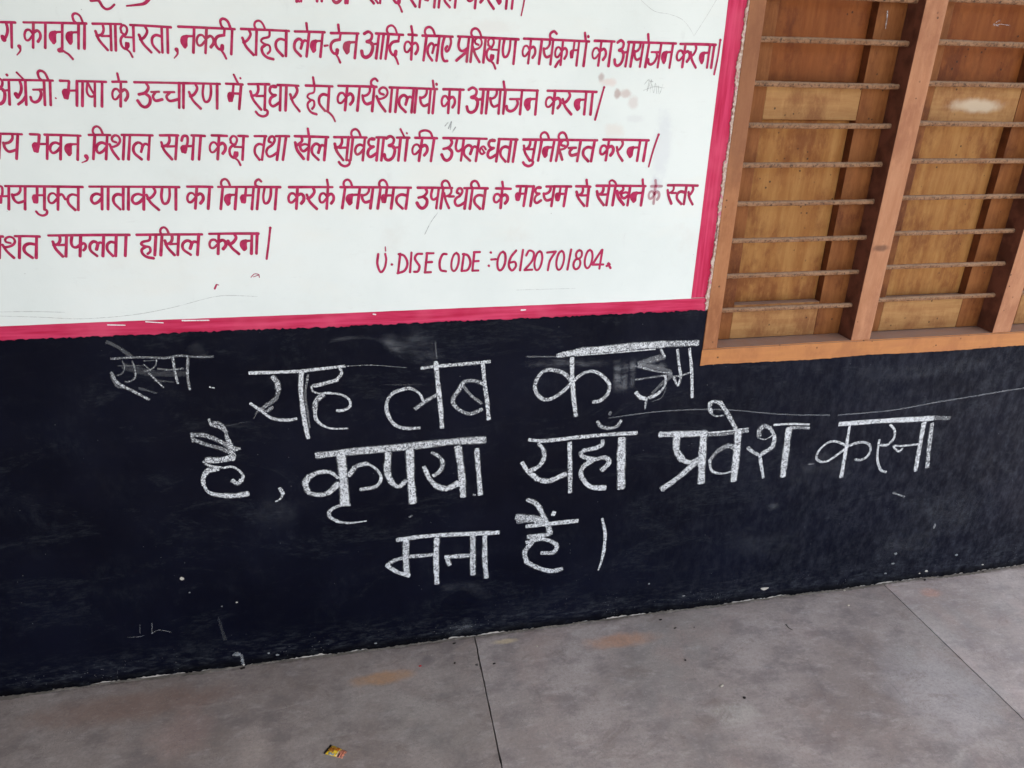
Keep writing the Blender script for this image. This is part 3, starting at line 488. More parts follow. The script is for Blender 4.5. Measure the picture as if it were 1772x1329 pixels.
painted_word|paint|55 55 100 1866 15725 2093 15726 2322 15722/58 59 100 2009 15724 1966 15235/49 49 100 1987 15498 1927 15579 1861 15568 1825 15483 1840 15391 1898 15384 1982 15485/63 64 100 1989 15526 2068 15570 2117 15517 2114 15429 2066 15354/62 63 100 2240 15723 2199 15233
painted_word|paint|56 57 100 2687 15740 3349 15739 4022 15734/62 63 100 2433 15724 2526 15769 2609 15715 2590 15616 2494 15571/73 73 100 2499 15567 2607 15544 2636 15450 2594 15314 2498 15250 2417 15280 2390 15372/52 52 100 2597 15517 2751 15536/63 64 100 2770 15739 2723 15239/63 64 100 2877 15739 2826 15238/54 54 100 3072 15732 3068 15645 3018 15572 2933 15542/59 60 100 2925 15556 2945 15448 3007 15380 3124 15421/59 60 100 3158 15738 3116 15235/63 64 100 3271 15737 3225 15234/57 58 100 3225 15906 3252 15737/53 53 100 3378 15545 3635 15548/64 64 100 3534 15544 3557 15453 3498 15338 3398 15288 3320 15318 3301 15392/64 65 100 3654 15736 3617 15230/64 65 100 4010 15734 3977 15227/53 53 100 3831 15551 3994 15556/80 81 100 3850 15546 3760 15519 3740 15431 3798 15335/117 118 100 3793 15462 3805 15373/69 70 100 3834 15525 3820 15388
painted_word|paint|57 58 100 4248 15735 4828 15735 5416 15729/64 65 100 4425 15734 4389 15251/54 54 100 4406 15510 4335 15591 4257 15580 4219 15496 4239 15405 4306 15398 4401 15498/70 70 100 4408 15538 4498 15582 4557 15529 4556 15442 4502 15368/64 64 100 4749 15726 4783 15632 4715 15522 4631 15476/64 65 100 4615 15563 4682 15401 4832 15240/64 65 100 5171 15730 5147 15243/53 53 100 5007 15554 5158 15559/80 80 100 5024 15550 4941 15524 4924 15439 4979 15347/114 114 100 4973 15469 4985 15383/69 70 100 5010 15530 4999 15398/65 66 100 5326 15729 5300 15241
painted_word|paint|58 58 100 5589 15830 5589 15832 5590 15830/45 52 100 5589 15830 5508 15495 5422 15128
painted_word|paint|48 49 100 -7300 14733 -7039 14731 -6777 14725/54 55 100 -7171 14731 -7311 14253/50 50 100 -6954 14721 -6973 14638 -7042 14570 -7145 14542/54 55 100 -7152 14556 -7148 14451 -7087 14386 -6947 14423/54 55 100 -6854 14726 -6987 14246
painted_word|paint|49 50 100 -6359 14719 -6025 14713 -5689 14703/50 50 100 -6628 14726 -6467 14722/55 55 100 -6460 14716 -6508 14550/142 78 100 -6565 14504 -6574 14397/60 60 100 -6506 14542 -6611 14521 -6611 14400/46 46 100 -6516 14536 -6356 14538/55 56 100 -6305 14718 -6416 14244/55 55 100 -6104 14531 -6191 14565 -6278 14524 -6318 14431 -6283 14361 -6198 14394 -6118 14472/55 56 100 -6055 14712 -6164 14237/56 57 100 -5733 14704 -5839 14227/46 47 100 -5916 14534 -5774 14536/70 70 100 -5901 14530 -5984 14506 -6015 14423 -5978 14332/103 103 100 -5963 14452 -5966 14367/60 61 100 -5918 14510 -5951 14381/94 74 100 -5661 14295 -5654 14274/49 21 100 -5635 14274 -5668 14210 -5767 14168
painted_word|paint|50 50 100 -5527 14720 -5323 14722 -5118 14719/50 51 100 -4896 14724 -4597 14723 -4297 14718/56 57 100 -5414 14720 -5534 14241/47 47 100 -5418 14720 -5439 14789 -5406 14862 -5335 14889 -5280 14838 -5253 14720/55 55 100 -5226 14537 -5311 14569 -5397 14525 -5438 14432 -5404 14361 -5320 14397 -5240 14477/54 55 100 -5175 14720 -5289 14239/47 47 100 -5029 14576 -5094 14604 -5092 14668 -5026 14715 -4964 14691 -4949 14609 -5001 14532 -5080 14492 -5157 14480/57 57 100 -5165 14536 -5128 14390 -5047 14241/57 57 100 -4847 14719 -4958 14236/57 58 100 -4739 14719 -4853 14235/58 58 100 -4579 14386 -4530 14517 -4604 14574 -4702 14502 -4717 14367 -4597 14237/53 53 100 -4549 14477 -4475 14547 -4397 14517/57 58 100 -4353 14718 -4464 14232
painted_word|paint|51 51 100 -4153 14719 -3972 14722 -3791 14721/52 52 100 -3524 14722 -3392 14720 -3259 14713/57 58 100 -3972 14712 -3982 14609 -4044 14524 -4145 14497/58 59 100 -4146 14580 -4116 14421 -3993 14239/48 48 100 -4046 14496 -3870 14503/58 59 100 -3817 14717 -3920 14238/53 53 100 -3739 14617 -3695 14704 -3617 14704 -3618 14616 -3650 14507/136 78 100 -3711 14465 -3710 14387/58 58 100 -3654 14507 -3756 14478 -3758 14388/49 49 100 -3666 14501 -3527 14508/58 59 100 -3480 14715 -3579 14234/58 59 100 -3343 14714 -3446 14233
painted_word|paint|52 52 100 -3118 14725 -2965 14723 -2812 14716/53 53 100 -2577 14718 -2481 14717 -2385 14712/59 60 100 -2970 14722 -3064 14239/49 49 100 -3016 14498 -3072 14580 -3145 14569 -3191 14486 -3184 14395 -3122 14387 -3022 14486/64 64 100 -3011 14526 -2921 14569 -2874 14516 -2885 14429 -2944 14355/49 49 100 -2745 14594 -2748 14658 -2692 14714 -2628 14692 -2621 14616 -2681 14540 -2754 14582/59 60 100 -2662 14548 -2752 14497 -2796 14427 -2793 14325 -2733 14268 -2662 14312 -2647 14373/70 70 100 -2685 14374 -2704 14292/50 50 100 -2718 14268 -2650 14209 -2611 14115/59 60 100 -2470 14714 -2555 14227/45 45 100 -2689 14492 -2509 14488
painted_word|paint|53 53 100 -2245 14715 -2126 14717 -2007 14715/53 54 100 -1800 14718 -1663 14720 -1526 14717/57 58 100 -2028 14716 -2147 14227/57 57 100 -2077 14530 -2175 14554 -2257 14489 -2278 14361 -2202 14227/55 56 100 -1926 14591 -1964 14615 -1927 14696 -1858 14708 -1837 14636 -1899 14538 -1999 14469 -2038 14381 -2001 14297 -1919 14309 -1794 14391/60 61 100 -1717 14717 -1833 14226/60 61 100 -1588 14717 -1707 14226
painted_word|paint|54 55 100 -1405 14720 -1052 14714 -696 14703/55 56 100 -1266 14711 -1265 14617 -1390 14524/66 67 100 -1409 14588 -1381 14428 -1264 14248/56 56 100 -1323 14534 -1296 14436 -1235 14410 -1134 14488/51 51 100 -1312 14521 -1210 14555 -1127 14529/61 62 100 -1089 14713 -1172 14229/55 56 100 -1116 14877 -1107 14713/62 62 100 -936 14375 -895 14506 -966 14565 -1054 14494 -1063 14358 -946 14226/56 56 100 -911 14466 -845 14535 -771 14503/61 62 100 -739 14704 -823 14218
painted_word|paint|55 55 100 -569 14704 -220 14704 133 14701/56 56 100 351 14704 449 14705 547 14701/56 56 100 801 14702 941 14703 1081 14700/61 62 100 -404 14697 -410 14593 -467 14507 -563 14479/62 63 100 -566 14564 -533 14403 -409 14219/52 52 100 -468 14479 -300 14486/62 63 100 -257 14703 -340 14218/57 57 100 -317 14226 -269 14189 -294 14120 -378 14087 -461 14117 -505 14175/62 63 100 -163 14703 -250 14218/51 52 100 -167 14703 -196 14772 -167 14846 -93 14874 -29 14822 11 14702/57 58 100 62 14517 -22 14549 -102 14505 -135 14410 -99 14339 -20 14375 52 14456/57 58 100 99 14702 19 14215/78 78 100 248 14673 294 14669/62 63 100 295 14673 204 14666 166 14585 210 14516 277 14508/63 63 100 268 14504 173 14449 140 14348 199 14288 346 14373/62 63 100 402 14701 325 14213/62 63 100 512 14701 432 14212/63 63 100 567 14685 657 14729 732 14676 709 14579 616 14535/73 74 100 620 14530 721 14508 743 14415 696 14282 602 14219 527 14248 507 14339/53 53 100 710 14481 856 14501/63 64 100 885 14700 813 14209/63 64 100 1039 14700 964 14208/45 46 100 890 14883 970 14717/41 41 100 1026 14802 1031 14793
painted_word|paint|56 57 100 1210 14700 1457 14699 1705 14694/63 64 100 1371 14698 1279 14204/53 53 100 1326 14469 1266 14552 1189 14541 1141 14456 1150 14362 1215 14355 1320 14457/69 70 100 1331 14498 1425 14542 1476 14487 1465 14399 1404 14323/64 65 100 1641 14695 1552 14199/50 51 100 1316 14708 1319 14819 1438 14860 1554 14821 1603 14709
painted_word|paint|57 58 100 1848 14699 2345 14695 2848 14687/58 59 100 3129 14684 3350 14681 3573 14674/63 63 100 2009 14691 2042 14596 1969 14497 1845 14463/74 74 100 1955 14489 2036 14405 2016 14283 1935 14213 1857 14239 1804 14338/58 58 100 2169 14689 2132 14534 2146 14437 2201 14416 2283 14475/58 59 100 2320 14693 2245 14207/65 66 100 2465 14356 2506 14488 2426 14546 2331 14474 2326 14338 2458 14206/60 60 100 2489 14447 2560 14517 2642 14485/65 66 100 2672 14687 2595 14200/52 52 100 2827 14458 2777 14520 2712 14488 2688 14403 2739 14351 2799 14385/42 42 100 2724 14488 2786 14401/82 82 100 2978 14655 3028 14650/65 66 100 3029 14654 2932 14647 2893 14567 2942 14497 3014 14487/66 66 100 3005 14483 2906 14430 2873 14328 2938 14267 3092 14351/65 67 100 3142 14681 3075 14190/65 67 100 3424 14677 3360 14184/66 66 100 3395 14489 3275 14516 3186 14452 3181 14322 3294 14185/66 67 100 3541 14675 3473 14182
painted_word|paint|59 61 100 3712 14675 4600 14674 5506 14668/64 64 100 3878 14669 3874 14569 3821 14486 3732 14459/64 65 100 3729 14540 3761 14385 3877 14208/54 54 100 3821 14458 3976 14465/64 65 100 4016 14674 3941 14207/62 62 100 3909 14216 3958 14180 3935 14113 3850 14082 3766 14111 3721 14166/66 67 100 4157 14673 4080 14206/55 56 100 4153 14673 4122 14741 4150 14812 4225 14838 4290 14788 4333 14673/65 66 100 4460 14672 4389 14203/55 55 100 4290 14502 4431 14507/82 82 100 4306 14498 4226 14473 4201 14391 4243 14303/117 117 100 4250 14420 4253 14338/71 71 100 4291 14479 4267 14352/67 68 100 4592 14671 4519 14202/56 56 100 4588 14671 4556 14739 4583 14811 4659 14837 4725 14787 4770 14671/56 56 100 4716 14535 4628 14562 4634 14632 4707 14671 4780 14642 4788 14564 4730 14492 4652 14461 4583 14453/67 68 100 4561 14500 4614 14369 4667 14230/56 57 100 4813 14491 4993 14498/68 68 100 4909 14485 4842 14406 4891 14325 5057 14363/68 69 100 5103 14669 5039 14197/68 69 100 5446 14668 5385 14194/68 69 100 5418 14487 5285 14512 5188 14449 5186 14325 5312 14194
painted_word|paint|61 62 100 5659 14685 6226 14682 6801 14674/67 68 100 5802 14684 5752 14217/57 57 100 5777 14467 5712 14545 5638 14535 5599 14454 5615 14366 5679 14359 5771 14455/73 74 100 5779 14494 5867 14536 5920 14485 5916 14401 5863 14329/64 64 100 6127 14675 6152 14583 6091 14477 6019 14433/64 65 100 6009 14517 6058 14360 6176 14204/69 70 100 6588 14676 6550 14204/58 58 100 6401 14506 6570 14510/87 87 100 6420 14502 6327 14478 6305 14396 6365 14306/128 128 100 6361 14424 6373 14342/75 76 100 6404 14483 6388 14355/69 70 100 6753 14675 6712 14202
painted_word|paint|62 62 100 7041 14806 7041 14808 7042 14806/51 43 100 7041 14806 6937 14435 6863 14065
painted_word|paint|50 52 100 -7325 13699 -6597 13687 -5856 13671/51 52 100 -7520 13605 -7474 13690 -7396 13688 -7399 13602 -7433 13495/132 76 100 -7495 13455 -7496 13378/56 57 100 -7437 13495 -7540 13468 -7544 13379/47 47 100 -7449 13490 -7310 13495/56 57 100 -7258 13697 -7368 13226/52 52 100 -7049 13688 -7063 13606 -7126 13538 -7224 13511/57 57 100 -7231 13524 -7222 13422 -7161 13357 -7029 13394/57 58 100 -6952 13692 -7060 13219/52 52 100 -6726 13688 -6765 13511/133 77 100 -6807 13472 -6813 13373/52 53 100 -6770 13507 -6849 13469 -6848 13364/48 48 100 -6787 13507 -6625 13508/57 58 100 -6586 13685 -6690 13209/53 53 100 -6689 13218 -6649 13180 -6675 13112 -6752 13082 -6823 13112 -6858 13169/57 58 100 -6326 13680 -6432 13203/48 48 100 -6378 13459 -6436 13540 -6514 13529 -6565 13447 -6558 13357 -6492 13349 -6384 13447/58 58 100 -6372 13487 -6288 13521 -6244 13420/58 59 100 -5939 13673 -6037 13193/58 59 100 -5981 13490 -6093 13517 -6182 13455 -6196 13329 -6099 13195
painted_word|paint|52 54 100 -5723 13677 -4839 13668 -3936 13654/59 59 100 -5518 13494 -5612 13527 -5702 13485 -5739 13394 -5698 13324 -5610 13358 -5529 13436/58 59 100 -5476 13674 -5566 13202/58 59 100 -5356 13672 -5448 13200/59 60 100 -5059 13668 -5145 13194/59 60 100 -5095 13488 -5204 13513 -5289 13451 -5300 13327 -5205 13195/59 60 100 -4954 13667 -5042 13192/59 60 100 -4690 13482 -4796 13515 -4893 13473 -4931 13380 -4884 13310 -4787 13344 -4700 13422/59 60 100 -4650 13663 -4732 13186/59 60 100 -4464 13655 -4438 13561 -4521 13453 -4615 13409/60 60 100 -4623 13494 -4569 13334 -4428 13174/55 55 100 -4282 13652 -4329 13460 -4320 13330 -4273 13303 -4210 13348 -4159 13477 -4136 13650/60 61 100 -4004 13654 -4079 13174
painted_word|paint|54 54 100 -3771 13663 -3514 13661 -3256 13653/60 61 100 -3574 13660 -3674 13193/51 51 100 -3623 13443 -3680 13522 -3755 13512 -3803 13432 -3796 13343 -3733 13336 -3629 13431/66 66 100 -3617 13470 -3525 13511 -3477 13459 -3489 13375 -3550 13304/61 62 100 -3310 13654 -3407 13186
painted_word|paint|54 56 100 -3137 13652 -2486 13648 -1825 13639/61 62 100 -3039 13651 -3144 13177/51 51 100 -3043 13651 -3067 13720 -3036 13792 -2966 13819 -2910 13767 -2879 13650/61 62 100 -2746 13648 -2844 13172/51 51 100 -2923 13477 -2785 13481/77 77 100 -2908 13472 -2988 13448 -3018 13365 -2981 13274/113 113 100 -2968 13394 -2970 13310/67 67 100 -2924 13453 -2955 13324/56 57 100 -2551 13646 -2587 13468/144 83 100 -2632 13429 -2633 13329/57 57 100 -2592 13464 -2680 13426 -2673 13320/52 52 100 -2611 13465 -2426 13466/62 63 100 -2391 13645 -2485 13166/57 56 100 -2278 13643 -2344 13684 -2336 13762 -2265 13809 -2219 13765/62 63 100 -2278 13643 -2375 13164/57 57 100 -2158 13636 -2209 13444 -2205 13313 -2163 13286 -2103 13332 -2050 13462 -2023 13635/62 63 100 -1900 13639 -1989 13158
painted_word|paint|56 57 100 -1635 13637 -1165 13636 -690 13631/63 64 100 -1451 13636 -1524 13163/53 53 100 -1487 13417 -1550 13496 -1626 13485 -1670 13403 -1658 13314 -1593 13307 -1493 13405/68 69 100 -1483 13444 -1391 13487 -1339 13435 -1347 13350 -1404 13277/63 64 100 -1121 13628 -1094 13535 -1170 13428 -1257 13383/63 64 100 -1267 13468 -1213 13309 -1076 13152/63 65 100 -789 13631 -855 13155/53 53 100 -822 13410 -881 13490 -953 13479 -994 13396 -982 13307 -921 13300 -827 13398/69 70 100 -818 13438 -733 13481 -683 13429 -690 13343 -744 13270/58 58 100 -796 13792 -782 13631
painted_word|paint|57 59 100 -514 13629 274 13620 1077 13606/64 65 100 -409 13628 -507 13162/53 53 100 -413 13628 -438 13696 -409 13766 -338 13792 -280 13742 -247 13626/64 65 100 -79 13623 -170 13155/54 54 100 -276 13455 -116 13458/81 81 100 -259 13451 -351 13427 -381 13346 -334 13257/118 119 100 -325 13374 -323 13292/70 70 100 -277 13432 -306 13305/59 59 100 123 13614 112 13533 53 13465 -40 13438/65 65 100 -48 13451 -36 13349 25 13285 151 13322/65 66 100 216 13619 127 13149/65 66 100 386 13616 295 13145/54 54 100 382 13616 355 13685 384 13756 456 13782 516 13731 552 13614/60 60 100 530 13614 498 13439/153 88 100 455 13400 455 13301/60 60 100 493 13435 408 13397 417 13292/54 55 100 475 13435 654 13436/65 66 100 685 13612 601 13139/66 67 100 1021 13607 940 13132/66 67 100 985 13426 849 13452 747 13391 740 13266 866 13134
painted_word|paint|59 60 100 1233 13605 1633 13601 2036 13592/60 60 100 2319 13586 2598 13584 2879 13577/66 66 100 1408 13596 1443 13505 1370 13410 1245 13377/78 78 100 1356 13402 1438 13321 1419 13204 1338 13137 1259 13163 1204 13258/60 61 100 1577 13594 1540 13445 1554 13352 1609 13331 1688 13388/61 61 100 1724 13597 1652 13130/67 68 100 1828 13595 1753 13128/55 56 100 1824 13595 1794 13663 1821 13734 1892 13760 1954 13709 1995 13592/56 56 100 2012 13586 2012 13495 1949 13422 1853 13396/61 62 100 1845 13474 1877 13312 1951 13133/56 56 100 1957 13398 2070 13400/62 62 100 2186 13468 2144 13492 2174 13570 2243 13580 2274 13509 2220 13417 2124 13352 2093 13268 2141 13186 2225 13196 2346 13272/67 68 100 2390 13585 2324 13115/67 68 100 2518 13583 2449 13112/56 56 100 2514 13583 2483 13652 2508 13723 2581 13749 2644 13697 2687 13580/68 69 100 2828 13578 2766 13104/68 69 100 2799 13397 2668 13424 2572 13362 2570 13238 2695 13106
painted_word|paint|61 61 100 3080 13575 3257 13571 3434 13563/68 69 100 3229 13570 3194 13119/57 57 100 3210 13361 3141 13438 3066 13430 3029 13352 3048 13267 3114 13259 3205 13350/74 75 100 3212 13387 3300 13425 3356 13374 3355 13293 3303 13225/62 63 100 3227 13722 3252 13569
painted_word|paint|61 61 100 3574 13621 3783 13620 3993 13613/62 62 100 4305 13610 4613 13611 4923 13606/63 63 100 3679 13620 3655 13449/161 92 100 3616 13411 3619 13316/63 63 100 3650 13445 3573 13408 3584 13307/57 57 100 3633 13446 3799 13447/69 70 100 3823 13618 3759 13159/69 70 100 3993 13616 3926 13156/75 75 100 4119 13588 4163 13584/63 64 100 4167 13588 4075 13581 4038 13505 4079 13451 4140 13443/64 64 100 4139 13439 4053 13386 4025 13281 4084 13224 4185 13284/64 64 100 4412 13606 4406 13526 4350 13459 4256 13432/69 70 100 4248 13445 4267 13345 4334 13282 4462 13319/69 70 100 4507 13611 4449 13148/64 64 100 4662 13609 4641 13436/163 94 100 4601 13398 4607 13301/64 64 100 4637 13432 4556 13395 4570 13292/58 58 100 4619 13433 4794 13434/70 71 100 4815 13607 4760 13143
painted_word|paint|62 63 100 5047 13611 5227 13607 5408 13597/70 71 100 5218 13599 5226 13500 5179 13420 5083 13397/70 71 100 5067 13478 5125 13323 5280 13143/59 59 100 5182 13393 5356 13393/70 72 100 5371 13598 5352 13139/64 64 100 5300 13756 5330 13600
painted_word|paint|63 64 100 5564 13619 6192 13614 6829 13602/71 71 100 5738 13611 5742 13512 5692 13431 5597 13405/71 72 100 5585 13486 5635 13332 5779 13155/59 60 100 5694 13404 5865 13409/71 72 100 5889 13615 5850 13154/71 72 100 6050 13613 6009 13151/65 66 100 6240 13604 6252 13514 6127 13424/77 79 100 6099 13486 6148 13333 6296 13161/66 66 100 6199 13434 6239 13341 6308 13316 6408 13392/60 60 100 6212 13422 6318 13455 6411 13431/72 73 100 6431 13607 6398 13143/72 73 100 6783 13603 6753 13137/60 60 100 6588 13436 6767 13439/90 91 100 6608 13432 6510 13408 6489 13327 6554 13238/133 133 100 6547 13355 6562 13273/78 79 100 6592 13412 6578 13287/66 66 100 6737 13760 6764 13603/55 55 100 5903 13623 5890 13711 5957 13746 6034 13696 6072 13616
painted_word|paint|65 65 45 6976 13598 7114 13600 7254 13596/70 71 45 7087 13597 7082 13175/58 58 45 7083 13401 7022 13472 6961 13462 6934 13389 6955 13309 7009 13303 7079 13391/76 76 45 7083 13426 7153 13464 7202 13418 7205 13342 7167 13277/66 66 45 7073 13740 7106 13597
painted_word|paint|65 66 90 7415 13619 7811 13615 8212 13605/61 61 90 7570 13611 7579 13522 7526 13451 7435 13427/67 68 90 7420 13502 7466 13345 7556 13171/61 61 90 7535 13428 7644 13430/73 74 90 7914 13610 7896 13154/74 74 90 7903 13436 7777 13462 7693 13403 7701 13283 7829 13155/64 65 90 8076 13601 8100 13512 8055 13409 7998 13366/64 65 90 7986 13448 8032 13295 8135 13143
painted_word|paint|55 55 100 -7868 12652 -7743 12656 -7618 12654/55 56 100 -7383 12656 -7147 12651 -6912 12639/62 63 100 -7676 12649 -7796 12194/52 52 100 -7504 12511 -7582 12538 -7582 12599 -7506 12643 -7431 12620 -7410 12542 -7469 12468 -7562 12432 -7652 12422/62 63 100 -7664 12475 -7614 12335 -7513 12193/62 63 100 -7294 12644 -7407 12187/63 64 100 -6968 12640 -7078 12180/63 64 100 -7014 12465 -7148 12490 -7252 12430 -7267 12310 -7151 12182
painted_word|paint|56 58 100 -6733 12657 -5935 12651 -5122 12639/63 63 100 -6516 12649 -6528 12551 -6586 12470 -6677 12445/63 64 100 -6675 12524 -6654 12372 -6549 12198/53 53 100 -6588 12444 -6432 12449/63 64 100 -6378 12653 -6485 12197/63 64 100 -6272 12646 -6317 12501 -6303 12409 -6237 12389 -6153 12445/64 65 100 -6098 12650 -6203 12193/59 59 100 -6147 12438 -6075 12475 -6044 12436 -6064 12364 -6106 12322/65 65 100 -5844 12332 -5798 12456 -5863 12510 -5951 12443 -5966 12314 -5861 12191/59 59 100 -5816 12418 -5749 12484 -5680 12454/64 65 100 -5638 12645 -5743 12185/64 65 100 -5388 12642 -5486 12180/65 65 100 -5429 12466 -5528 12490 -5608 12430 -5623 12309 -5541 12181/65 66 100 -5189 12640 -5289 12177
painted_word|paint|58 59 100 -4973 12636 -4301 12631 -3618 12620/54 55 100 -4697 12633 -4733 12516 -4869 12480 -4915 12428 -4848 12380 -4757 12354 -4757 12264 -4821 12208/66 67 100 -4834 12366 -4925 12305 -4920 12209 -4841 12137 -4717 12108/65 66 100 -4578 12631 -4678 12176/66 67 100 -4453 12630 -4553 12174/55 55 100 -4457 12630 -4478 12696 -4450 12765 -4385 12790 -4333 12741 -4306 12628/66 66 100 -4251 12622 -4259 12523 -4316 12442 -4412 12417/66 67 100 -4413 12497 -4384 12344 -4266 12169/55 55 100 -4318 12416 -4153 12421/66 67 100 -4105 12626 -4198 12168/67 67 100 -3912 12308 -3866 12432 -3949 12487 -4050 12419 -4059 12291 -3923 12167/61 61 100 -3884 12394 -3808 12460 -3722 12430/67 68 100 -3686 12621 -3780 12161
painted_word|paint|60 61 100 -3462 12628 -2940 12625 -2412 12614/67 68 100 -3259 12625 -3337 12174/56 56 100 -3298 12416 -3363 12492 -3442 12482 -3488 12404 -3476 12319 -3408 12312 -3304 12405/73 74 100 -3293 12442 -3198 12482 -3143 12432 -3152 12351 -3212 12282/67 68 100 -2931 12615 -2904 12527 -2984 12424 -3074 12382/68 69 100 -3084 12463 -3028 12311 -2888 12160/68 69 100 -2549 12616 -2616 12161/57 57 100 -2716 12452 -2576 12456/85 86 100 -2701 12448 -2780 12425 -2804 12346 -2761 12259/125 125 100 -2756 12373 -2752 12293/74 74 100 -2715 12430 -2738 12307/68 69 100 -2437 12615 -2506 12159
painted_word|paint|61 61 100 -2138 12739 -2137 12743 -2136 12739/54 48 100 -2138 12739 -2213 12386 -2296 12028
painted_word|paint|50 51 100 806 17757 1499 17782 2203 17803/49 49 100 1053 17765 1029 17652/54 54 100 1029 17648 915 17620 853 17552 850 17458 904 17387 977 17408/77 77 100 972 17452 959 17395/45 46 100 941 17375 983 17309 1018 17224/51 51 100 1061 17918 1075 17766/50 50 100 1293 17767 1295 17679 1184 17585/59 60 100 1166 17645 1194 17496 1304 17334/50 50 100 1244 17598 1270 17508 1326 17487 1416 17566/45 46 100 1254 17587 1346 17624 1421 17604/54 55 100 1452 17778 1387 17321/51 52 100 1517 17686 1554 17770 1630 17773 1635 17690 1612 17585/130 75 100 1556 17543 1562 17469/57 57 100 1608 17585 1511 17553 1516 17468/47 47 100 1596 17579 1731 17591/56 57 100 1762 17789 1699 17329/57 58 100 1860 17792 1795 17332/57 57 100 2038 17483 2071 17609 2007 17660 1931 17589 1927 17461 2032 17342/52 52 100 2057 17570 2114 17639 2179 17612/56 57 100 2203 17803 2141 17341
painted_word|paint|51 52 100 2403 17804 2907 17821 3418 17834/58 59 100 2631 17810 2573 17346/48 48 100 2602 17595 2532 17670 2452 17656 2409 17575 2426 17488 2495 17484 2596 17583/63 63 100 2605 17622 2700 17667 2757 17619 2753 17535 2695 17462/53 54 100 2940 17814 2963 17724 2901 17617 2829 17570/53 54 100 2820 17653 2867 17500 2983 17350/56 57 100 3298 17830 3253 17363/47 47 100 3137 17656 3278 17666/70 70 100 3153 17653 3074 17625 3053 17543 3101 17457/97 97 100 3101 17574 3108 17492/61 61 100 3139 17633 3122 17506/58 59 100 3430 17834 3381 17366
painted_word|paint|52 52 100 3715 17862 3716 17864 3717 17862/47 30 100 3691 17900 3655 17542 3594 17238
painted_word|paint|49 50 100 -314 17752 159 17773 637 17791/53 54 100 -343 17737 -271 17777 -210 17735 -228 17652 -302 17611/62 63 100 -299 17608 -218 17592 -198 17515 -235 17400 -310 17343 -371 17365 -388 17441/45 45 100 -226 17569 -109 17591/53 54 100 -87 17761 -140 17342/55 56 100 -42 17763 -98 17343/52 53 100 401 17776 423 17696 364 17598 296 17555/52 53 100 288 17629 331 17491 440 17358/50 51 100 617 17791 571 17368/50 51 100 596 17630 512 17647 450 17589 447 17478 525 17367
painted_word|paint|48 48 100 -1141 17745 -987 17753 -833 17758/47 48 100 -965 17752 -1026 17338/48 48 100 -991 17594 -1066 17612 -1125 17554 -1134 17446 -1068 17336/54 55 100 -1049 17749 -1115 17334
painted_word|paint|48 48 100 -709 17769 -621 17774 -533 17776/54 55 100 -647 17771 -709 17355/54 55 100 -553 17775 -615 17359
painted_word|paint|45 46 100 -5046 17482 -4464 17508 -3873 17531/55 41 100 -4998 17207 -4866 17212 -4811 17111 -4753 17066 -4674 17083 -4586 17150/34 64 100 -4365 17135 -4185 17159 -4036 17189 -3941 17265/44 44 100 -4950 17218 -5011 17288 -4993 17378 -4900 17471/45 45 100 -3941 17265 -3898 17385 -3950 17527
painted_word|paint|56 56 100 248 12073 216 11837 282 11636 380 11733 428 11930 413 12077/27 35 70 421 12245 424 12147/57 57 100 554 11816 566 11815
painted_word|paint|57 57 100 767 12068 692 11592/57 57 100 728 12061 858 12018 929 11837 855 11659 684 11596/57 58 100 1035 12092 983 11615/57 58 100 1288 12054 1170 12050 1112 11952 1156 11851 1216 11749 1172 11629 1085 11620/57 58 100 1406 12063 1346 11604/57 57 100 1398 12064 1563 12063/58 58 100 1368 11845 1518 11849/58 58 100 1337 11596 1488 11599
painted_word|paint|58 59 100 1878 12032 1783 12026 1709 11856 1724 11653 1855 11609/58 58 100 2117 12054 2165 12008 2176 11899 2154 11762 2105 11650 2048 11611 2001 11657 1990 11767 2012 11904 2061 12015 2117 12054/58 59 100 2301 12029 2242 11605/58 59 100 2277 12021 2397 11986 2461 11815 2395 11633 2242 11605/58 59 100 2558 12063 2509 11609/58 58 100 2550 12063 2695 12063/59 59 100 2530 11837 2663 11842/59 59 100 2509 11605 2655 11605
painted_word|paint|59 59 100 2963 12049 2971 12040/59 59 100 2916 11720 2924 11712/59 59 100 2980 11870 3091 11875
painted_word|paint|59 59 100 3268 12057 3318 12011 3336 11897 3318 11750 3266 11636 3201 11593 3151 11640 3133 11755 3152 11902 3203 12014 3268 12057/59 60 100 3600 12077 3468 11910 3422 11706 3503 11580 3601 11680 3573 11792 3450 11779/59 60 100 3773 12089 3711 11582/60 61 100 3859 11949 3931 12069 4049 12009 4014 11813 3828 11586/61 61 100 3828 11582 4021 11585/60 60 100 4202 12046 4249 12000 4271 11880 4251 11732 4205 11613 4143 11569 4095 11616 4075 11737 4095 11885 4141 12003 4202 12046/60 60 100 4391 12009 4609 12028/60 61 100 4609 12028 4472 11801 4427 11560/60 60 100 4764 12041 4813 11994 4836 11874 4818 11724 4773 11604 4711 11560 4662 11608 4640 11729 4658 11878 4703 11997 4764 12041/61 62 100 5009 12068 4938 11562/61 61 100 5231 12046 5275 12024 5295 11970 5291 11903 5256 11850 5210 11831 5166 11853 5145 11907 5150 11973 5185 12026 5231 12046/61 61 100 5192 11831 5241 11805 5267 11737 5259 11653 5220 11587 5165 11563 5116 11590 5091 11658 5099 11742 5138 11808 5192 11831/61 61 100 5500 12048 5555 12001 5580 11883 5564 11741 5520 11625 5462 11580 5407 11628 5382 11746 5399 11888 5443 12004 5500 12048/62 62 100 5811 12036 5594 11678/62 62 100 5595 11669 5882 11665/62 62 100 5828 12040 5785 11562/63 63 100 5972 11624 6057 11652 6002 11696 6082 11566
paint_spot|paint|45 37 90 -3522 11360 -3474 11448/30 22 70 -3465 11459 -3424 11446
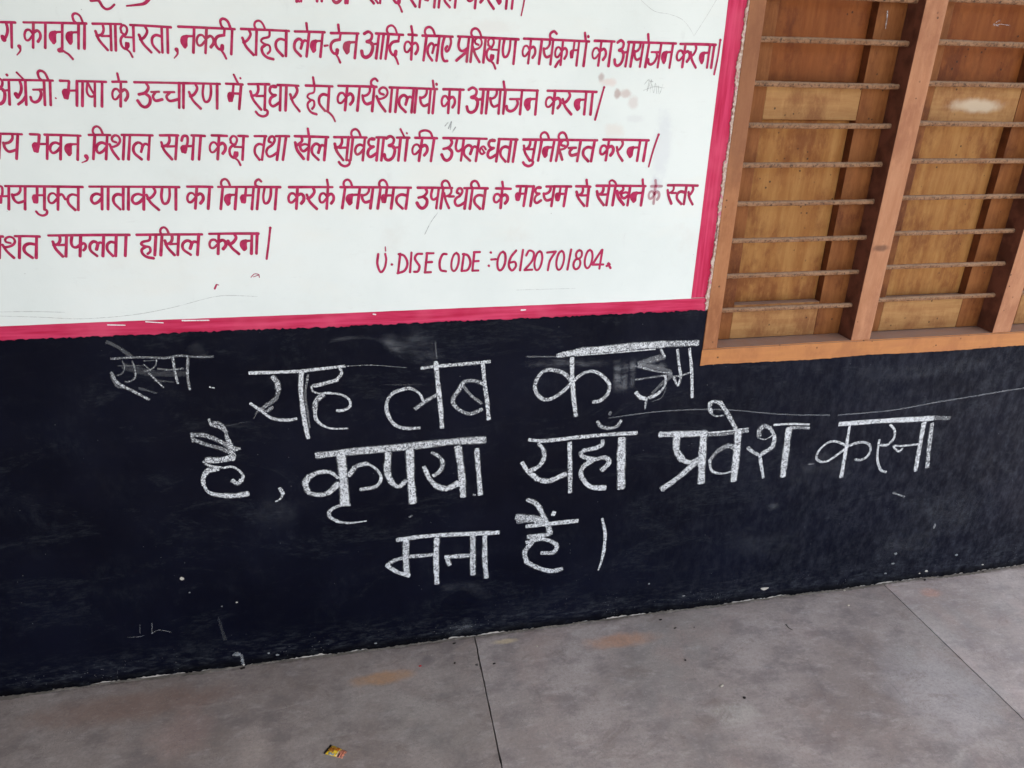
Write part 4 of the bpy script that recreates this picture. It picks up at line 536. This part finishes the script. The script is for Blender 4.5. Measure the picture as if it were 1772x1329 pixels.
paint_spot|paint|19 19 80 -2692 11604 -2611 11679 -2521 11669 -2504 11598/19 19 80 -2637 11614 -2561 11639 -2504 11660
chalk_word|chalk|95 107 30 -6042 10200 -5785 10019 -5558 9771/63 65 55 -6033 9771 -5693 9778 -5239 9766 -4855 9726 -4547 9767 -4158 9713 -3781 9703/34 34 50 -5797 9705 -5769 9545 -5854 9390 -5977 9344/39 45 60 -5583 9693 -5559 9506 -5590 9266 -5757 9169 -5822 9186/88 81 70 -6085 9431 -5988 9157 -5686 8919 -5378 8677/74 50 50 -6089 9351 -6026 9078 -5854 9012/39 40 55 -5046 9689 -5106 9532 -5261 9434 -5369 9414/34 34 40 -5335 9679 -5094 9678/34 40 50 -5348 9600 -5227 9432/65 40 65 -5273 9368 -5152 9184 -5001 8970/55 50 50 -5060 9462 -4765 9418 -4480 9441/69 66 70 -4682 9721 -4690 9373 -4676 9058/75 67 70 -4347 9702 -4423 9275 -4431 8876/34 30 30 -5908 9593 -5344 9560/220 151 16 -5798 9573 -5149 9347 -4454 9304/75 51 25 -5557 8993 -5188 8831/75 45 22 -5180 9159 -4767 9105
chalk_word|chalk|109 97 90 -3016 9227 -1970 9200 -1466 9225 -726 9271/27 22 50 -701 9270 -57 9260 803 9138/147 160 75 -2490 9097 -2395 8951 -2381 8723/133 107 60 -2384 8695 -2468 8500 -2712 8330 -2848 8239/108 80 60 -2567 8276 -2730 8172 -2919 8273/90 99 95 -3089 8415 -2876 8212 -2602 7957 -2253 7886 -2020 7913/59 27 40 -2894 8271 -3052 7992/138 135 95 -1786 9166 -1843 8745 -1849 8224 -1826 7719 -1789 7324/74 45 50 -1634 9100 -1748 8566 -1738 8039 -1724 7621/80 97 85 -855 9251 -822 9079 -957 8916/114 118 85 -932 8914 -1298 8823 -1556 8783/59 60 90 -1581 8785 -1556 8639 -1370 8563 -1138 8582/65 94 90 -1267 8576 -885 8507 -688 8347 -674 8168 -839 8062 -1022 8060/163 138 80 -1321 8537 -1517 8346 -1553 8085/126 45 90 -1548 8143 -1553 7877 -1418 7687 -1192 7563 -771 7530
chalk_word|chalk|80 125 85 1210 8123 1122 8370 912 8547 697 8547 425 8447 253 8191 251 7891/125 100 90 253 7921 311 7735 438 7541 706 7412 1092 7396/127 115 70 973 7959 1280 8179 1585 8338/150 142 95 1551 9253 1592 8665 1640 8062 1676 7350/95 114 85 1172 9101 1602 9134 2554 9165 2968 9185/125 138 85 2775 9123 2833 8495 2898 8003 2938 7502/128 125 72 2805 8557 2554 8663 2277 8651 2137 8421 1996 8219 1994 8037 2159 7841 2440 7712 2766 7827/98 94 60 2249 8533 2470 8247 2751 7983/38 28 35 1550 9795 1579 9337
chalk_word|chalk|146 247 90 4769 9248 5141 9293 5485 9343/247 237 90 5456 9338 6362 9364 7102 9406 7795 9409/201 204 80 7794 9415 8777 9395/47 43 90 5260 9221 6372 9243 7536 9283/52 47 40 3944 9265 4770 9218/147 150 90 5185 9165 5221 8618 5295 7993 5394 7413/133 119 80 5232 8433 5027 8691 4730 8831 4442 8833 4249 8618 4185 8378/119 118 85 4185 8378 4265 8157 4475 7987 4737 8031 5022 8230 5272 8492 5526 8691 5818 8734 6097 8563 6297 8302 6258 8021 6060 7844 5851 7811
chalk_word|chalk|185 214 45 7835 9046 7446 8976 7094 8858/184 125 40 7097 8827 7561 8753 8073 8582/67 63 60 7007 8817 7636 8624 8110 8532/68 63 50 7045 8410 7653 8466 8113 8501/92 80 80 7689 9269 7835 9046/75 83 80 7914 8481 7942 8226 7798 7980 7470 7842/138 133 95 7097 8028 7219 7875 7444 7795/127 114 85 7503 7823 7683 7892 7826 8010/108 51 75 7427 7813 7412 7489/145 95 38 8117 8469 7833 8233 7582 7963/92 107 85 8180 9242 8296 8741 8384 8452/82 82 85 8384 8452 8326 8153 8171 8402/69 57 70 8152 8435 8400 8451 8640 8531/93 117 92 8532 9254 8675 8624 8810 7749/32 26 40 7985 8128 7879 7813 7609 7703
chalk_smudge|smudge|331 312 50 6468 9153 6514 8599 6554 7937/272 282 50 6680 9111 6732 8524 6735 7957/242 219 65 6888 9130 6951 8603 6955 8069
chalk_smudge|smudge|319 272 45 3780 9067 4923 9030 6279 8921
chalk_smudge|smudge|521 405 50 7154 8870 7616 8812 7998 8696
chalk_smudge|smudge|530 547 30 325 10134 513 9736 1061 9538/156 107 30 -1156 9934 -395 10018 364 9883
chalk_word|chalk|79 97 75 -4105 8058 -4079 7897 -3916 7825 -3784 7697 -3754 7547/106 92 70 -4022 7950 -3855 7908 -3739 7664/119 192 75 -3763 7578 -3728 7366 -3697 7214/219 83 70 -3722 7216 -3601 7175 -3475 7170/133 137 70 -4579 7659 -4267 7613 -3922 7413 -3722 7216/118 121 60 -4550 7525 -4278 7359 -3948 7220 -3717 7064/80 54 60 -4573 7703 -4575 7438/121 111 80 -3734 7126 -3649 6998 -3706 6850/181 194 90 -4340 6923 -3993 6883 -3707 6942/71 72 90 -4408 6884 -4289 6751 -3973 6660/67 96 90 -3975 6645 -3768 6672 -3602 6563 -3511 6368 -3569 6217/142 141 85 -3565 6248 -3679 6165 -3794 6270/194 112 85 -4075 6654 -4335 6602 -4477 6400 -4495 6183/84 171 90 -4491 6214 -4421 5987 -4207 5870 -3981 5821/177 173 90 -4032 5827 -3724 5804 -3433 5838
chalk_word|chalk|134 117 90 -2647 5918 -2573 5733/88 41 80 -2571 5749 -2669 5580 -2796 5512
chalk_word|chalk|224 257 85 -1635 6802 -911 6831 732 6861 1857 6908 2847 6889/260 280 95 -1006 6824 -996 6027 -1011 5239/154 148 85 -853 6110 -644 6380 -338 6447/77 133 90 -338 6447 -102 6232 -5 5963 -158 5715 -580 5659/104 123 90 -874 5207 -1166 5205 -1411 5081 -1441 4882 -1232 4705/105 44 90 -1287 4712 -929 4619 -474 4636/219 201 90 227 6715 171 6141 268 5804/152 153 85 240 5807 458 5646 665 5831/250 238 95 797 6728 793 5851 823 5075/109 154 80 1384 6629 1593 6464 1675 6261 1599 6038 1409 5891/140 162 90 1160 6211 1293 5836 1460 5585/187 220 92 1431 5588 1748 5455 2101 5588/243 211 90 2098 6743 2191 5882 2229 5132/166 161 90 2616 6634 2645 6172 2684 5666 2721 5150/83 64 80 2512 5171 2572 5155/101 175 90 -1128 6072 -1316 6267 -1610 6295 -1889 6179/204 177 85 -1859 6208 -1986 5996 -1942 5733/130 196 90 -1945 5700 -1669 5606 -1420 5646 -1126 5910
chalk_word|chalk|125 150 90 4071 6789 4537 6717 5444 6750 6367 6763 7246 6742/126 174 85 4359 6650 4503 6439 4528 6169 4386 5912 4147 5799/134 182 95 3897 6092 4087 5770 4338 5541/182 197 90 4308 5526 4681 5403 5199 5595/160 154 90 5253 6607 5313 5791 5359 4949/149 162 85 6224 6591 6234 6456 6023 6356 5655 6304/143 180 85 5610 6274 5666 6117 6048 5997 6329 6023 6484 5854 6266 5597/197 154 88 6017 6000 5718 5787 5656 5516 5817 5221/147 218 95 5799 5240 6018 5059 6438 4999/287 295 92 6801 6610 6852 5820 6928 4931/127 109 75 6026 7203 6161 7028 6414 6959 6627 7008 6737 7180/146 139 45 6361 7437 6409 7418
chalk_word|chalk|219 251 90 7939 6637 8884 6576 9411 6561/68 55 90 9410 6568 10041 6568 10755 6614/122 117 60 9487 6493 10054 6481 10752 6528/248 241 90 8486 6507 8540 6054 8762 5718/172 173 85 8690 5760 9006 5618 9261 5708/278 277 92 9332 6540 9382 5803 9476 4859/229 224 85 9237 5639 8731 5150 8208 4767/209 126 65 10360 6018 10149 6071 9837 5904 9645 5602/119 71 85 9640 5638 9760 5268 10087 5128 10424 5169/268 267 92 10422 6589 10483 5883 10546 4826/178 133 80 9405 7546 9395 7380 9485 7207/60 54 75 9452 7209 9632 7095 9877 7103/66 166 80 9370 7565 9531 7570 9736 7506/152 157 80 9738 7489 10026 7099 10332 6631
chalk_word|chalk|188 160 70 11144 6321 11113 6499 11241 6645 11461 6558/118 199 85 11461 6558 11642 6280 11645 5924 11338 5700/49 49 80 11101 6272 11355 6191 11608 6318/140 128 80 10829 5959 11010 5801 11239 5673/149 110 90 11271 5688 11374 5335 11541 4840/83 78 95 11564 6654 12133 6645 12756 6578/120 107 70 12122 6523 12440 6497 12781 6453/260 243 90 12090 6508 12140 5738 12202 4813
chalk_word|chalk|180 225 97 13775 6507 15221 6502 16716 6459 17094 6456/188 137 50 17050 6477 17717 6408/101 175 95 14155 6413 14207 5720 14283 4590/89 96 88 14226 5719 13841 5898 13551 5904 13282 5654 13254 5363 13448 5215/89 111 88 13448 5215 13695 5249 14007 5480 14282 5714/111 98 80 14244 5717 14661 5810 14975 5728 15098 5532 15050 5275 14816 5165 14621 5209/104 105 85 15591 6354 15796 6137 15845 5839 15668 5632 15401 5655/97 109 90 15334 5845 15385 5395 15481 5047 15676 4724 15891 4626/84 84 85 16784 5555 16216 5547 15908 5574 16154 5357 16276 5467/188 174 90 16803 6314 16886 5490 16986 4561/181 174 75 17110 6271 17240 5459 17401 4638
chalk_word|chalk|158 165 93 331 3903 1267 3933 3278 3808/214 203 88 583 3887 556 3188 562 2654/164 142 95 630 2612 282 2799 -4 3076/142 142 80 17 3074 215 3206 495 3275/152 153 80 668 3289 1380 3267/198 178 94 1458 3817 1420 3076 1427 2208/164 166 90 1684 3138 2390 3111/145 166 85 1719 3133 1811 2837/201 190 88 2503 3785 2500 2390/174 181 90 2856 3743 2860 2889 2909 2224
chalk_word|chalk|241 295 80 3782 4286 4256 4181 4671 3976/193 175 65 3808 4128 4257 4129/162 188 85 4079 4843 4375 4658 4569 4276 4771 3780/156 169 93 4083 3923 4810 3934 5662 3942/195 196 95 4858 4296 4932 4267/198 178 85 4772 3753 4780 3566 4139 3546/109 109 75 4140 3535 4372 3411 4146 3320/159 172 85 4099 3353 4602 3415 5029 3158 4948 2894 4574 2914/169 182 88 4283 3331 4063 3006 4144 2612/172 187 88 4120 2643 4549 2348 4931 2201 5261 2241
chalk_stroke|chalk|101 136 95 6411 3937 6549 3354 6551 2691/136 53 92 6551 2747 6503 2360 6429 2028
chalk_line|line|60 63 34 6368 7283 7461 7364 8300 7375 9302 7338 10299 7227 11117 7091 12182 6945 13379 6845
chalk_line|line|63 79 38 13658 6824 15486 6844 16918 6997 18304 7119 20222 7289 23028 7410
chalk_mark|chalk|43 29 80 -3976 8921 -3861 8883
chalk_mark|chalk|61 41 60 13004 5180 13203 5182
chalk_mark|chalk|77 67 60 16349 3809 16838 3603
chalk_mark|chalk|70 53 60 704 4629 786 4678
chalk_mark|chalk|34 35 30 -7132 1586 -6930 1553 -6720 1561
chalk_mark|chalk|38 35 38 -6518 1610 -6323 1703 -6025 1593
chalk_mark|chalk|27 28 30 -6753 1976 -6808 1657
chalk_mark|chalk|31 31 35 -6440 1987 -6503 1608
chalk_line|smudge|44 30 30 -4174 7799 -3689 7841 -3055 7938
chalk_line|smudge|61 47 35 -143 8717 1933 8598
chalk_smudge|smudge|545 419 15 -4237 10104 -3924 9571
chalk_smudge|smudge|882 778 14 799 10305 1638 9009
chalk_smudge|smudge|500 601 12 1231 1773 2188 2066 3252 1258
chalk_smudge|smudge|1286 1005 7 -3486 5518 -2222 4828
chalk_smudge|smudge|1241 1075 8 12045 4275 13464 5179 15292 4373
chalk_smudge|smudge|756 616 10 13212 8124 16347 8119 19856 8295
chalk_smudge|smudge|2011 2109 9 16783 3564 18898 2418 20018 3224
chalk_smudge|smudge|1475 1341 7 10311 2745 11992 2317 14084 2288
chalk_smudge|smudge|1405 1455 12 16039 1343 17299 1662 18793 1235
chalk_smudge|smudge|603 488 22 1639 383 2717 439
chalk_smudge|smudge|377 294 30 11796 3662 12330 3819
chalk_mark|chalk|71 109 12 -4729 1906 -4690 1504 -4654 1075
chalk_mark|chalk|74 94 50 -4527 471 -4373 554 -4283 385 -4289 77
pencil_line|pencil|10 11 50 -8076 10992 -7427 10972 -6772 10929
pencil_line|pencil|10 11 50 -8099 10898 -7292 10836 -6470 10761 -5433 10802 -4535 10941 -3614 11160 -3179 11183 -2601 11141
pencil_line|pencil|8 8 45 6307 17642 6652 17433 7015 17384 7327 17294 7528 17136 7673 16962
pencil_line|pencil|8 8 45 7673 16962 7900 17326 8121 17710
pencil_scribble|pencil|9 9 60 6567 15914 6679 16023 6644 15755 6740 16024 6724 15729/9 9 60 6751 15917 6817 15731 6840 15946 6895 15718/9 9 60 6908 15894 6959 15706 7028 15923/9 9 60 6550 15780 6818 15865 7068 15843/9 9 60 6651 15995 6776 15971
pencil_scribble|pencil|25 25 60 1891 14957 1958 15031/26 26 60 1969 14908 2037 15057 2008 14884/26 26 60 2060 14835 2128 14934
pencil_line|pencil|16 17 50 1680 13024 1510 12796 1366 12525
pencil_line|pencil|13 13 30 3631 11072 4310 11069 5173 11060
paint_scratch|white|29 21 95 -5946 10594 -5582 10570
paint_scratch|white|29 21 90 -5126 10633 -4758 10589
paint_scratch|white|35 27 95 -4336 10626 -3753 10607
paint_scratch|white|46 31 90 3773 10542 3879 10545
paint_scratch|white|36 29 90 50 10593 105 10584"""
def spline(P, n=5):
    if len(P) < 3: return [P[0].lerp(P[-1], t / 4) for t in range(5)]
    E = [P[0] * 2 - P[1]] + P + [P[-1] * 2 - P[-2]]; out = []
    for i in range(1, len(E) - 2):
        a, b, c, d = E[i - 1:i + 3]
        for k in range(n):
            t = k / n; out.append(.5 * ((2 * b) + (c - a) * t + (2 * a - 5 * b + 4 * c - d) * t * t + (3 * b - a - 3 * c + d) * t ** 3))
    out.append(P[-1]); return out
MATS = dict(paint=M_letter, chalk=M_chalk, smudge=M_smudge, line=M_line, pencil=M_pencil, white=M_scr)
YB = dict(paint=-.0022, chalk=-.0050, smudge=-.00475, line=-.0049, pencil=-.0020, white=-.0030)
layer = 0
for row in STROKES.strip().split('\n'):
    nm, mt, body = row.split('|'); V = []; F = []; UV = []; CD = []
    for st in body.split('/'):
        v = [float(q) for q in st.split()]; w0, w1, d = v[0] * 1e-4, v[1] * 1e-4, v[2] * .01
        pts = [Vector((v[i] * 1e-4, v[i + 1] * 1e-4)) for i in range(3, len(v), 2)]
        S = spline(pts); n = len(S)
        if mt == 'paint':      # hand tremor and the swell of a flat brush
            rg = random.Random(layer)
            ph = rg.uniform(0, 6); sw = rg.uniform(.03, .10)
            wf = lambda t: 1 + sw * math.sin(3 * t + ph)
        else:
            rg = random.Random(layer); ph = rg.uniform(0, 6); wf = lambda t: 1 + .07 * math.sin(9 * t + ph) + .05 * math.sin(21 * t + 2 * ph)
        y0 = YB[mt] - (layer % 24) * .000022; layer += 1
        base = len(V); rows = []
        T = [(S[min(i + 1, n - 1)] - S[max(i - 1, 0)]).normalized() for i in range(n)]
        # rounded ends
        cap = mt in ('paint', 'pencil', 'white')
        seq = []
        hw0, hw1 = w0 / 2 * wf(0), w1 / 2 * wf(1)
        ce_ = (.35, .75, .95) if cap else (.7,)
        for k, s in enumerate(ce_): seq.append((S[0] - T[0] * hw0 * math.sqrt(max(0, 1 - s * s)) * (1 if cap else .35), T[0], hw0 * s, 0.0))
        for i in range(n):
            t = i / (n - 1); seq.append((S[i], T[i], (w0 + (w1 - w0) * t) / 2 * wf(t), t))
        for k, s in enumerate(reversed(ce_)): seq.append((S[-1] + T[-1] * hw1 * math.sqrt(max(0, 1 - s * s)) * (1 if cap else .35), T[-1], hw1 * s, 1.0))
        L = len(seq)
        for i, (p, t_, h, tt) in enumerate(seq):
            nn = Vector((-t_.y, t_.x)); y = y0 - .000020 * i / L
            for s in (-1, 0, 1):
                q = p + nn * h * s; V.append((q.x, y, q.y)); UV.append((tt, float(s))); CD.append(d)
        for i in range(L - 1):
            k = base + 3 * i
            F += [(k, k + 3, k + 4, k + 1), (k + 1, k + 4, k + 5, k + 2)]
    o = obj(nm, V, F, MATS[mt], wall, UV, CD)
    if nm == 'chalk_smudge': o['kind'] = 'stuff'

# ------------------------------------------------------------------ window: frame, mullions, bars and closed panelled shutters
win = empty('barred_window', (1.62, 0, WZ0), 'barred window with tan painted wooden frame and closed brown panelled shutters', 'window', kind='thing')
FD = .11
box('frame_stile', .8925, .9345, -.0075, FD, .922, 2.215, M_frame, win, bev=.0022, cut=9, wob=.0006)
box('frame_stile', 2.315, 2.357, -.0065, FD, .922, 2.215, M_frame, win, bev=.0022, cut=9, wob=.0006)
def sill():
    bm = box_bm(.8915, 2.358, -.0068, FD, .8715, .9215, bev=0, cut=180); rg = random.Random(3); f = rnd_wave(.0022, 9, 77); g = rnd_wave(.0014, 4, 78)
    for v in bm.verts:
        if v.co.z < .9: v.co.z += f(v.co.x) + .004 * (v.co.x - .9) / 1.4 * 1.2 + rg.uniform(-.0008, .0008)
        else: v.co.z += g(v.co.x) * .6
    es = [e for e in bm.edges if e.is_manifold and e.calc_face_angle(0) > .8 and min(v.co.z for v in e.verts) > .9]
    bmesh.ops.bevel(bm, geom=es, offset=.003, segments=2, affect='EDGES'); return bm_obj('sill_rail', bm, M_sill, win)
sill()
box('head_rail', .8925, 2.357, -.007, FD, 2.2155, 2.262, M_frame, win, bev=.0022)
MULL = [(1.3545, 1.4165), (1.8345, 1.8975)]
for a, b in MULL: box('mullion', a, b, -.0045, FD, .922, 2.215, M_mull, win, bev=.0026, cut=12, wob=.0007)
SHUT = []
OPEN = [(.9345, 1.3545, .069, .082), (1.4165, 1.8345, .070, .077), (1.8975, 2.315, .070, .077)]
YS = .055
def bar_mesh(L, seed, r=.0069):
    rg = random.Random(seed); N = 70; S_ = 10; V = []; F = []; bow = rg.uniform(-.0014, .0014); fz = rnd_wave(.0006, 30, seed)
    for i in range(N + 1):
        x = L * i / N; dz = bow * math.sin(math.pi * i / N)
        for k in range(S_):
            a = 6.2832 * k / S_; rr = r * (1 + rg.uniform(-.07, .07)) + fz(x + k) * .5
            V.append((x, math.sin(a) * rr, math.cos(a) * rr + dz))
    for i in range(N):
        for k in range(S_):
            a = i * S_ + k; b = i * S_ + (k + 1) % S_; F.append((a, b, b + S_, a + S_))
    F.append(tuple(range(S_))); F.append(tuple(reversed(range(N * S_, N * S_ + S_))))
    me = bpy.data.meshes.new('bar'); me.from_pydata(V, [], F)
    for p in me.polygons: p.use_smooth = True
    me.materials.append(M_rust); return me
bars = [bar_mesh(.43, s) for s in range(5)]
for oi, (x0, x1, sl, sr) in enumerate(OPEN):
    sh = empty('shutter', (x0 + .002, YS, .927)); sh.parent = win; sh.matrix_parent_inverse = Matrix.Translation(-Vector(win.location))
    g = .0006; SHUT.append(sh)
    b = dict(bev=.0018, seg=2)
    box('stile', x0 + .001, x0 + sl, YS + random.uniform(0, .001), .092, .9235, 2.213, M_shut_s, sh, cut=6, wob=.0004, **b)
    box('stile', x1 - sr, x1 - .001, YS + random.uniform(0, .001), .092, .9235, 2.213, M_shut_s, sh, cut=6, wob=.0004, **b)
    a0, a1 = x0 + sl + g, x1 - sr - g
    for z0, z1 in ((.924, 1.0245), (1.515, 1.6045), (2.105, 2.212)): box('rail', a0, a1, YS + .0008 + random.uniform(0, .0008), .0915, z0, z1, M_shut_r, sh, **b)
    for k, (z0, z1) in enumerate(((1.0245, 1.515), (1.6045, 2.105))): box('panel', a0 + .0042, a1 - .0004, .0800, .0870, z0 + .0006, z1 - .0008, (M_shut_p, M_shut_u)[k], sh, bev=.0026, seg=2)
    box('gap_shade_board', a0 - .006, a1 + .006, .0875, .0910 - .001, .93, 2.20, M_back, sh)  # dark board added behind the panels so their gaps read as shade
    zb = (1.0195, 1.0305, 1.034)[oi]; k = 0
    while zb < 2.2:
        o = bpy.data.objects.new('bar', bars[(k + oi * 2) % 5]); COL.objects.link(o); o.parent = win; o.matrix_parent_inverse = Matrix.Translation(-Vector(win.location))
        o.location = (x0 - .005, .029 + random.uniform(-.001, .001), zb); o.rotation_euler = (random.uniform(0, 6), R(random.uniform(-.25, .1)), 0)
        zb += .0966 if oi == 0 else .0962; k += 1

def shutter_mark(pts, w, y, sh):
    P = []
    for px, py in pts:
        d = cam.matrix_world.to_3x3() @ Vector((px - 886, -(py - 664.5), -1225.175)); t = (1.7 + y) / d.y; P.append(Vector((d.x * t, 1.5963 + d.z * t)))
    S = spline(P, 4); V = []; UV = []; F = []
    for i, p in enumerate(S):
        t = (S[min(i + 1, len(S) - 1)] - S[max(i - 1, 0)]).normalized(); nn = Vector((-t.y, t.x))
        for q in (-1, 0, 1): V.append((p.x + nn.x * w * .5 * q, y, p.y + nn.y * w * .5 * q)); UV.append((i / (len(S) - 1), float(q)))
    for i in range(len(S) - 1):
        a = 3 * i; F += [(a, a + 3, a + 4, a + 1), (a + 1, a + 4, a + 5, a + 2)]
    obj('chalk_mark', V, F, M_chalk, sh, UV, [.62] * len(V))
shutter_mark(((1748, 44), (1732, 42), (1720, 43)), .0022, .0783, SHUT[1])
shutter_mark(((1732, 35), (1725, 38), (1719, 43), (1729, 45)), .0020, .0781, SHUT[1])
shutter_mark(((1536, 18), (1535, 32), (1532, 50)), .0040, .0543, SHUT[0])

# ------------------------------------------------------------------ litter on the floor
def blob(name, px, py, sx, sy, sz, mat, seed, label, cat, group=None, rot=0):
    x, y = fp(px, py); bm = bmesh.new(); bmesh.ops.create_icosphere(bm, subdivisions=2, radius=.5); rg = random.Random(seed)
    for v in bm.verts:
        v.co *= rg.uniform(.78, 1.15); v.co = Vector((v.co.x * sx, v.co.y * sy, max(v.co.z, -.38) * sz))
    mn = min(v.co.z for v in bm.verts)
    for v in bm.verts: v.co.z -= mn
    o = bm_obj(name, bm, mat); o.location = (x, y, 0.0002); o.rotation_euler[2] = rot; return tag(o, label, cat, group)
M_dark = mat_plain('dark_droppings', (.018, .012, .010), .8); M_red = mat_plain('red_scrap', (.55, .02, .035), .5); M_stone = mat_plain('pale_stone', (.55, .50, .40), .9); M_grit = mat_plain('grey_grit', (.10, .09, .085), .9)
DG = 'small dark crumbs on the concrete floor'
for i, (px, py, a, b, r, lab) in enumerate(((787, 1148, .007, .005, .9, 'dark crumb on the floor between the red scrap and the slab joint'), (855, 1149, .009, .0045, .15, 'dark oblong crumb just right of the left slab joint'),
        (825, 1151, .010, .008, 0, 'brown-black crumb lying against the left slab joint'), (1143, 1073, .011, .005, .1, 'flat black crumb close to the wall, upper left of the two beside the orange stain'),
        (1168, 1087.5, .011, .005, .1, 'flat black crumb right above the long orange stain'), (1288, 1208, .009, .008, .4, 'black crumb in the middle of the floor right of the pale pebble'),
        (1600, 1004, .012, .007, .3, 'black crumb touching the wall foot beside the right slab joint'), (786, 1114, .012, .006, .2, 'black crumb at the wall foot above the left slab joint'), (420, 1157, .015, .009, .3, 'large black crumb at the wall foot below the grey chips'),
        (1186, 1143, .007, .006, .3, 'small dark grey crumb at the right end of the orange stain'), (1201, 1086, .004, .003, 0, 'tiny dark crumb right of the flat black crumbs'), (1701, 989, .009, .005, 0, 'dark crumb at the wall foot near the right edge'))):
    blob('floor_crumb', px, py, a, b, .0042, M_dark if i != 2 else M_grit, i, lab, 'crumb', DG, r)
blob('red_scrap', 727, 1153, .009, .006, .003, M_red, 60, 'tiny bright red scrap on the floor near the wall', 'scrap')
PG = 'pale pebbles on the floor'
blob('pebble', 1249, 1187.5, .013, .007, .005, M_stone, 70, 'pale cream pebble in the middle of the floor', 'pebble', PG, .4)
blob('pebble', 929, 1119, .006, .005, .004, M_stone, 71, 'small white pebble near the wall foot, right of the left slab joint', 'pebble', PG)
blob('pebble', 1468, 1048, .009, .006, .004, M_stone, 72, 'pale pebble near the wall, just left of the right slab joint', 'pebble', PG)
blob('pebble', 1461, 1022, .009, .005, .004, M_stone, 73, 'pale pebble touching the wall foot left of the right slab joint', 'pebble', PG)
# twig
def twig():
    P = [fp(1360, 1081), fp(1365, 1087), fp(1372, 1091)]; bm = bmesh.new(); S_ = 6; rings = []
    pts = spline([Vector(p) for p in P], 4)
    for i, p in enumerate(pts):
        t = (pts[min(i + 1, len(pts) - 1)] - pts[max(i - 1, 0)]).normalized(); nn = Vector((-t.y, t.x)); r = .0012 * (1.25 - .7 * i / len(pts))
        rings.append([bm.verts.new((p.x + nn.x * math.cos(a) * r, p.y + nn.y * math.cos(a) * r, .0014 + math.sin(a) * r)) for a in [6.2832 * k / S_ for k in range(S_)]])
    for a, b in zip(rings, rings[1:]):
        for k in range(S_): bm.faces.new((a[k], a[(k + 1) % S_], b[(k + 1) % S_], b[k]))
    bm.faces.new(rings[0]); bm.faces.new(list(reversed(rings[-1])))
    x0, y0 = P[1]
    for v in bm.verts: v.co.x -= x0; v.co.y -= y0
    o = bm_obj('twig', bm, M_grit, smooth=True); o.location = (x0, y0, 0); tag(o, 'short curved dark twig lying on the floor right of the middle', 'twig')
twig()
floor_marks()
# torn sachet: crumpled yellow foil with a dark and a salmon end
def sachet():
    A, B, C_, D_ = [Vector((*fp(*p), 0)) for p in ((560, 1304.5), (573, 1289), (602, 1301), (593, 1313))]
    o0 = (A + B + C_ + D_) / 4
    root = empty('sachet', (o0.x, o0.y, 0), 'small torn yellow foil sachet with dark end strip, lying on the floor', 'wrapper')
    def P(u, v):
        p = A.lerp(D_, u).lerp(B.lerp(C_, u), v); z = .0012 + .0042 * math.sin(math.pi * min(1, max(0, v))) * (.5 + .5 * math.sin(math.pi * u)) + .0007 * math.sin(23 * u + 9 * v) + .0005 * math.sin(31 * v + 5)
        return (p.x, p.y, z)
    def piece(name, u0, u1, v0, v1, mat, n=8, dz=0, parent=root, jag=0):
        V = []; F = []; rg = random.Random(9)
        for i in range(n + 1):
            for j in range(n + 1):
                u = u0 + (u1 - u0) * i / n; v = v0 + (v1 - v0) * j / n
                if jag and i == n: u += rg.uniform(-jag, jag)
                x, y, z = P(u, v); V.append((x, y, z + dz))
        for i in range(n):
            for j in range(n):
                a = i * (n + 1) + j; F.append((a, a + n + 1, a + n + 2, a + 1))
        k = len(V); V += [(x, y, z - .0005) for x, y, z in V]
        F += [tuple(q + k for q in reversed(f)) for f in F]
        ring = [i * (n + 1) for i in range(n + 1)] + [n * (n + 1) + j for j in range(1, n + 1)] + [i * (n + 1) + n for i in range(n - 1, -1, -1)] + [j for j in range(n - 1, 0, -1)]
        for a, b in zip(ring, ring[1:] + ring[:1]): F.append((b, a, a + k, b + k))
        return obj(name, V, F, mat, parent, smooth=True)
    def foil(name, col, m=.0):
        n = NT(name, .28, .6); n.base(n.mix(n.ramp(n.noise(260, 3), .4, .65), col, tuple(v * .55 for v in col))); n.b.inputs['Metallic'].default_value = m; n.bump(n.noise(500, 3), .002, .6); return n.m
    piece('body', .09, .66, 0, 1, foil('yellow_foil', (.80, .55, .03)))
    piece('end_seal', -.01, .085, 0, 1, foil('black_foil', (.012, .008, .008)))
    piece('torn_end', .665, .98, 0, .97, foil('salmon_foil', (.72, .28, .17)), jag=.03)
    piece('printed_mark', .12, .40, .30, .80, foil('orange_print', (.42, .16, .02)), dz=.0007)
    piece('printed_mark', .42, .60, .55, .90, foil('orange_red_print', (.70, .20, .02)), dz=.0007)
    piece('printed_mark', .22, .50, .03, .22, foil('grey_print', (.30, .36, .38)), dz=.0007)
    piece('printed_mark', .62, .655, .05, .6, foil('pale_print', (.80, .80, .62)), dz=.0007)
    piece('printed_mark', .70, .78, .02, .35, foil('maroon_print', (.04, .005, .02)), dz=.0007)
    piece('printed_mark', .84, .88, .05, .95, foil('red_brown_print', (.35, .08, .05)), dz=.0007)
sachet()
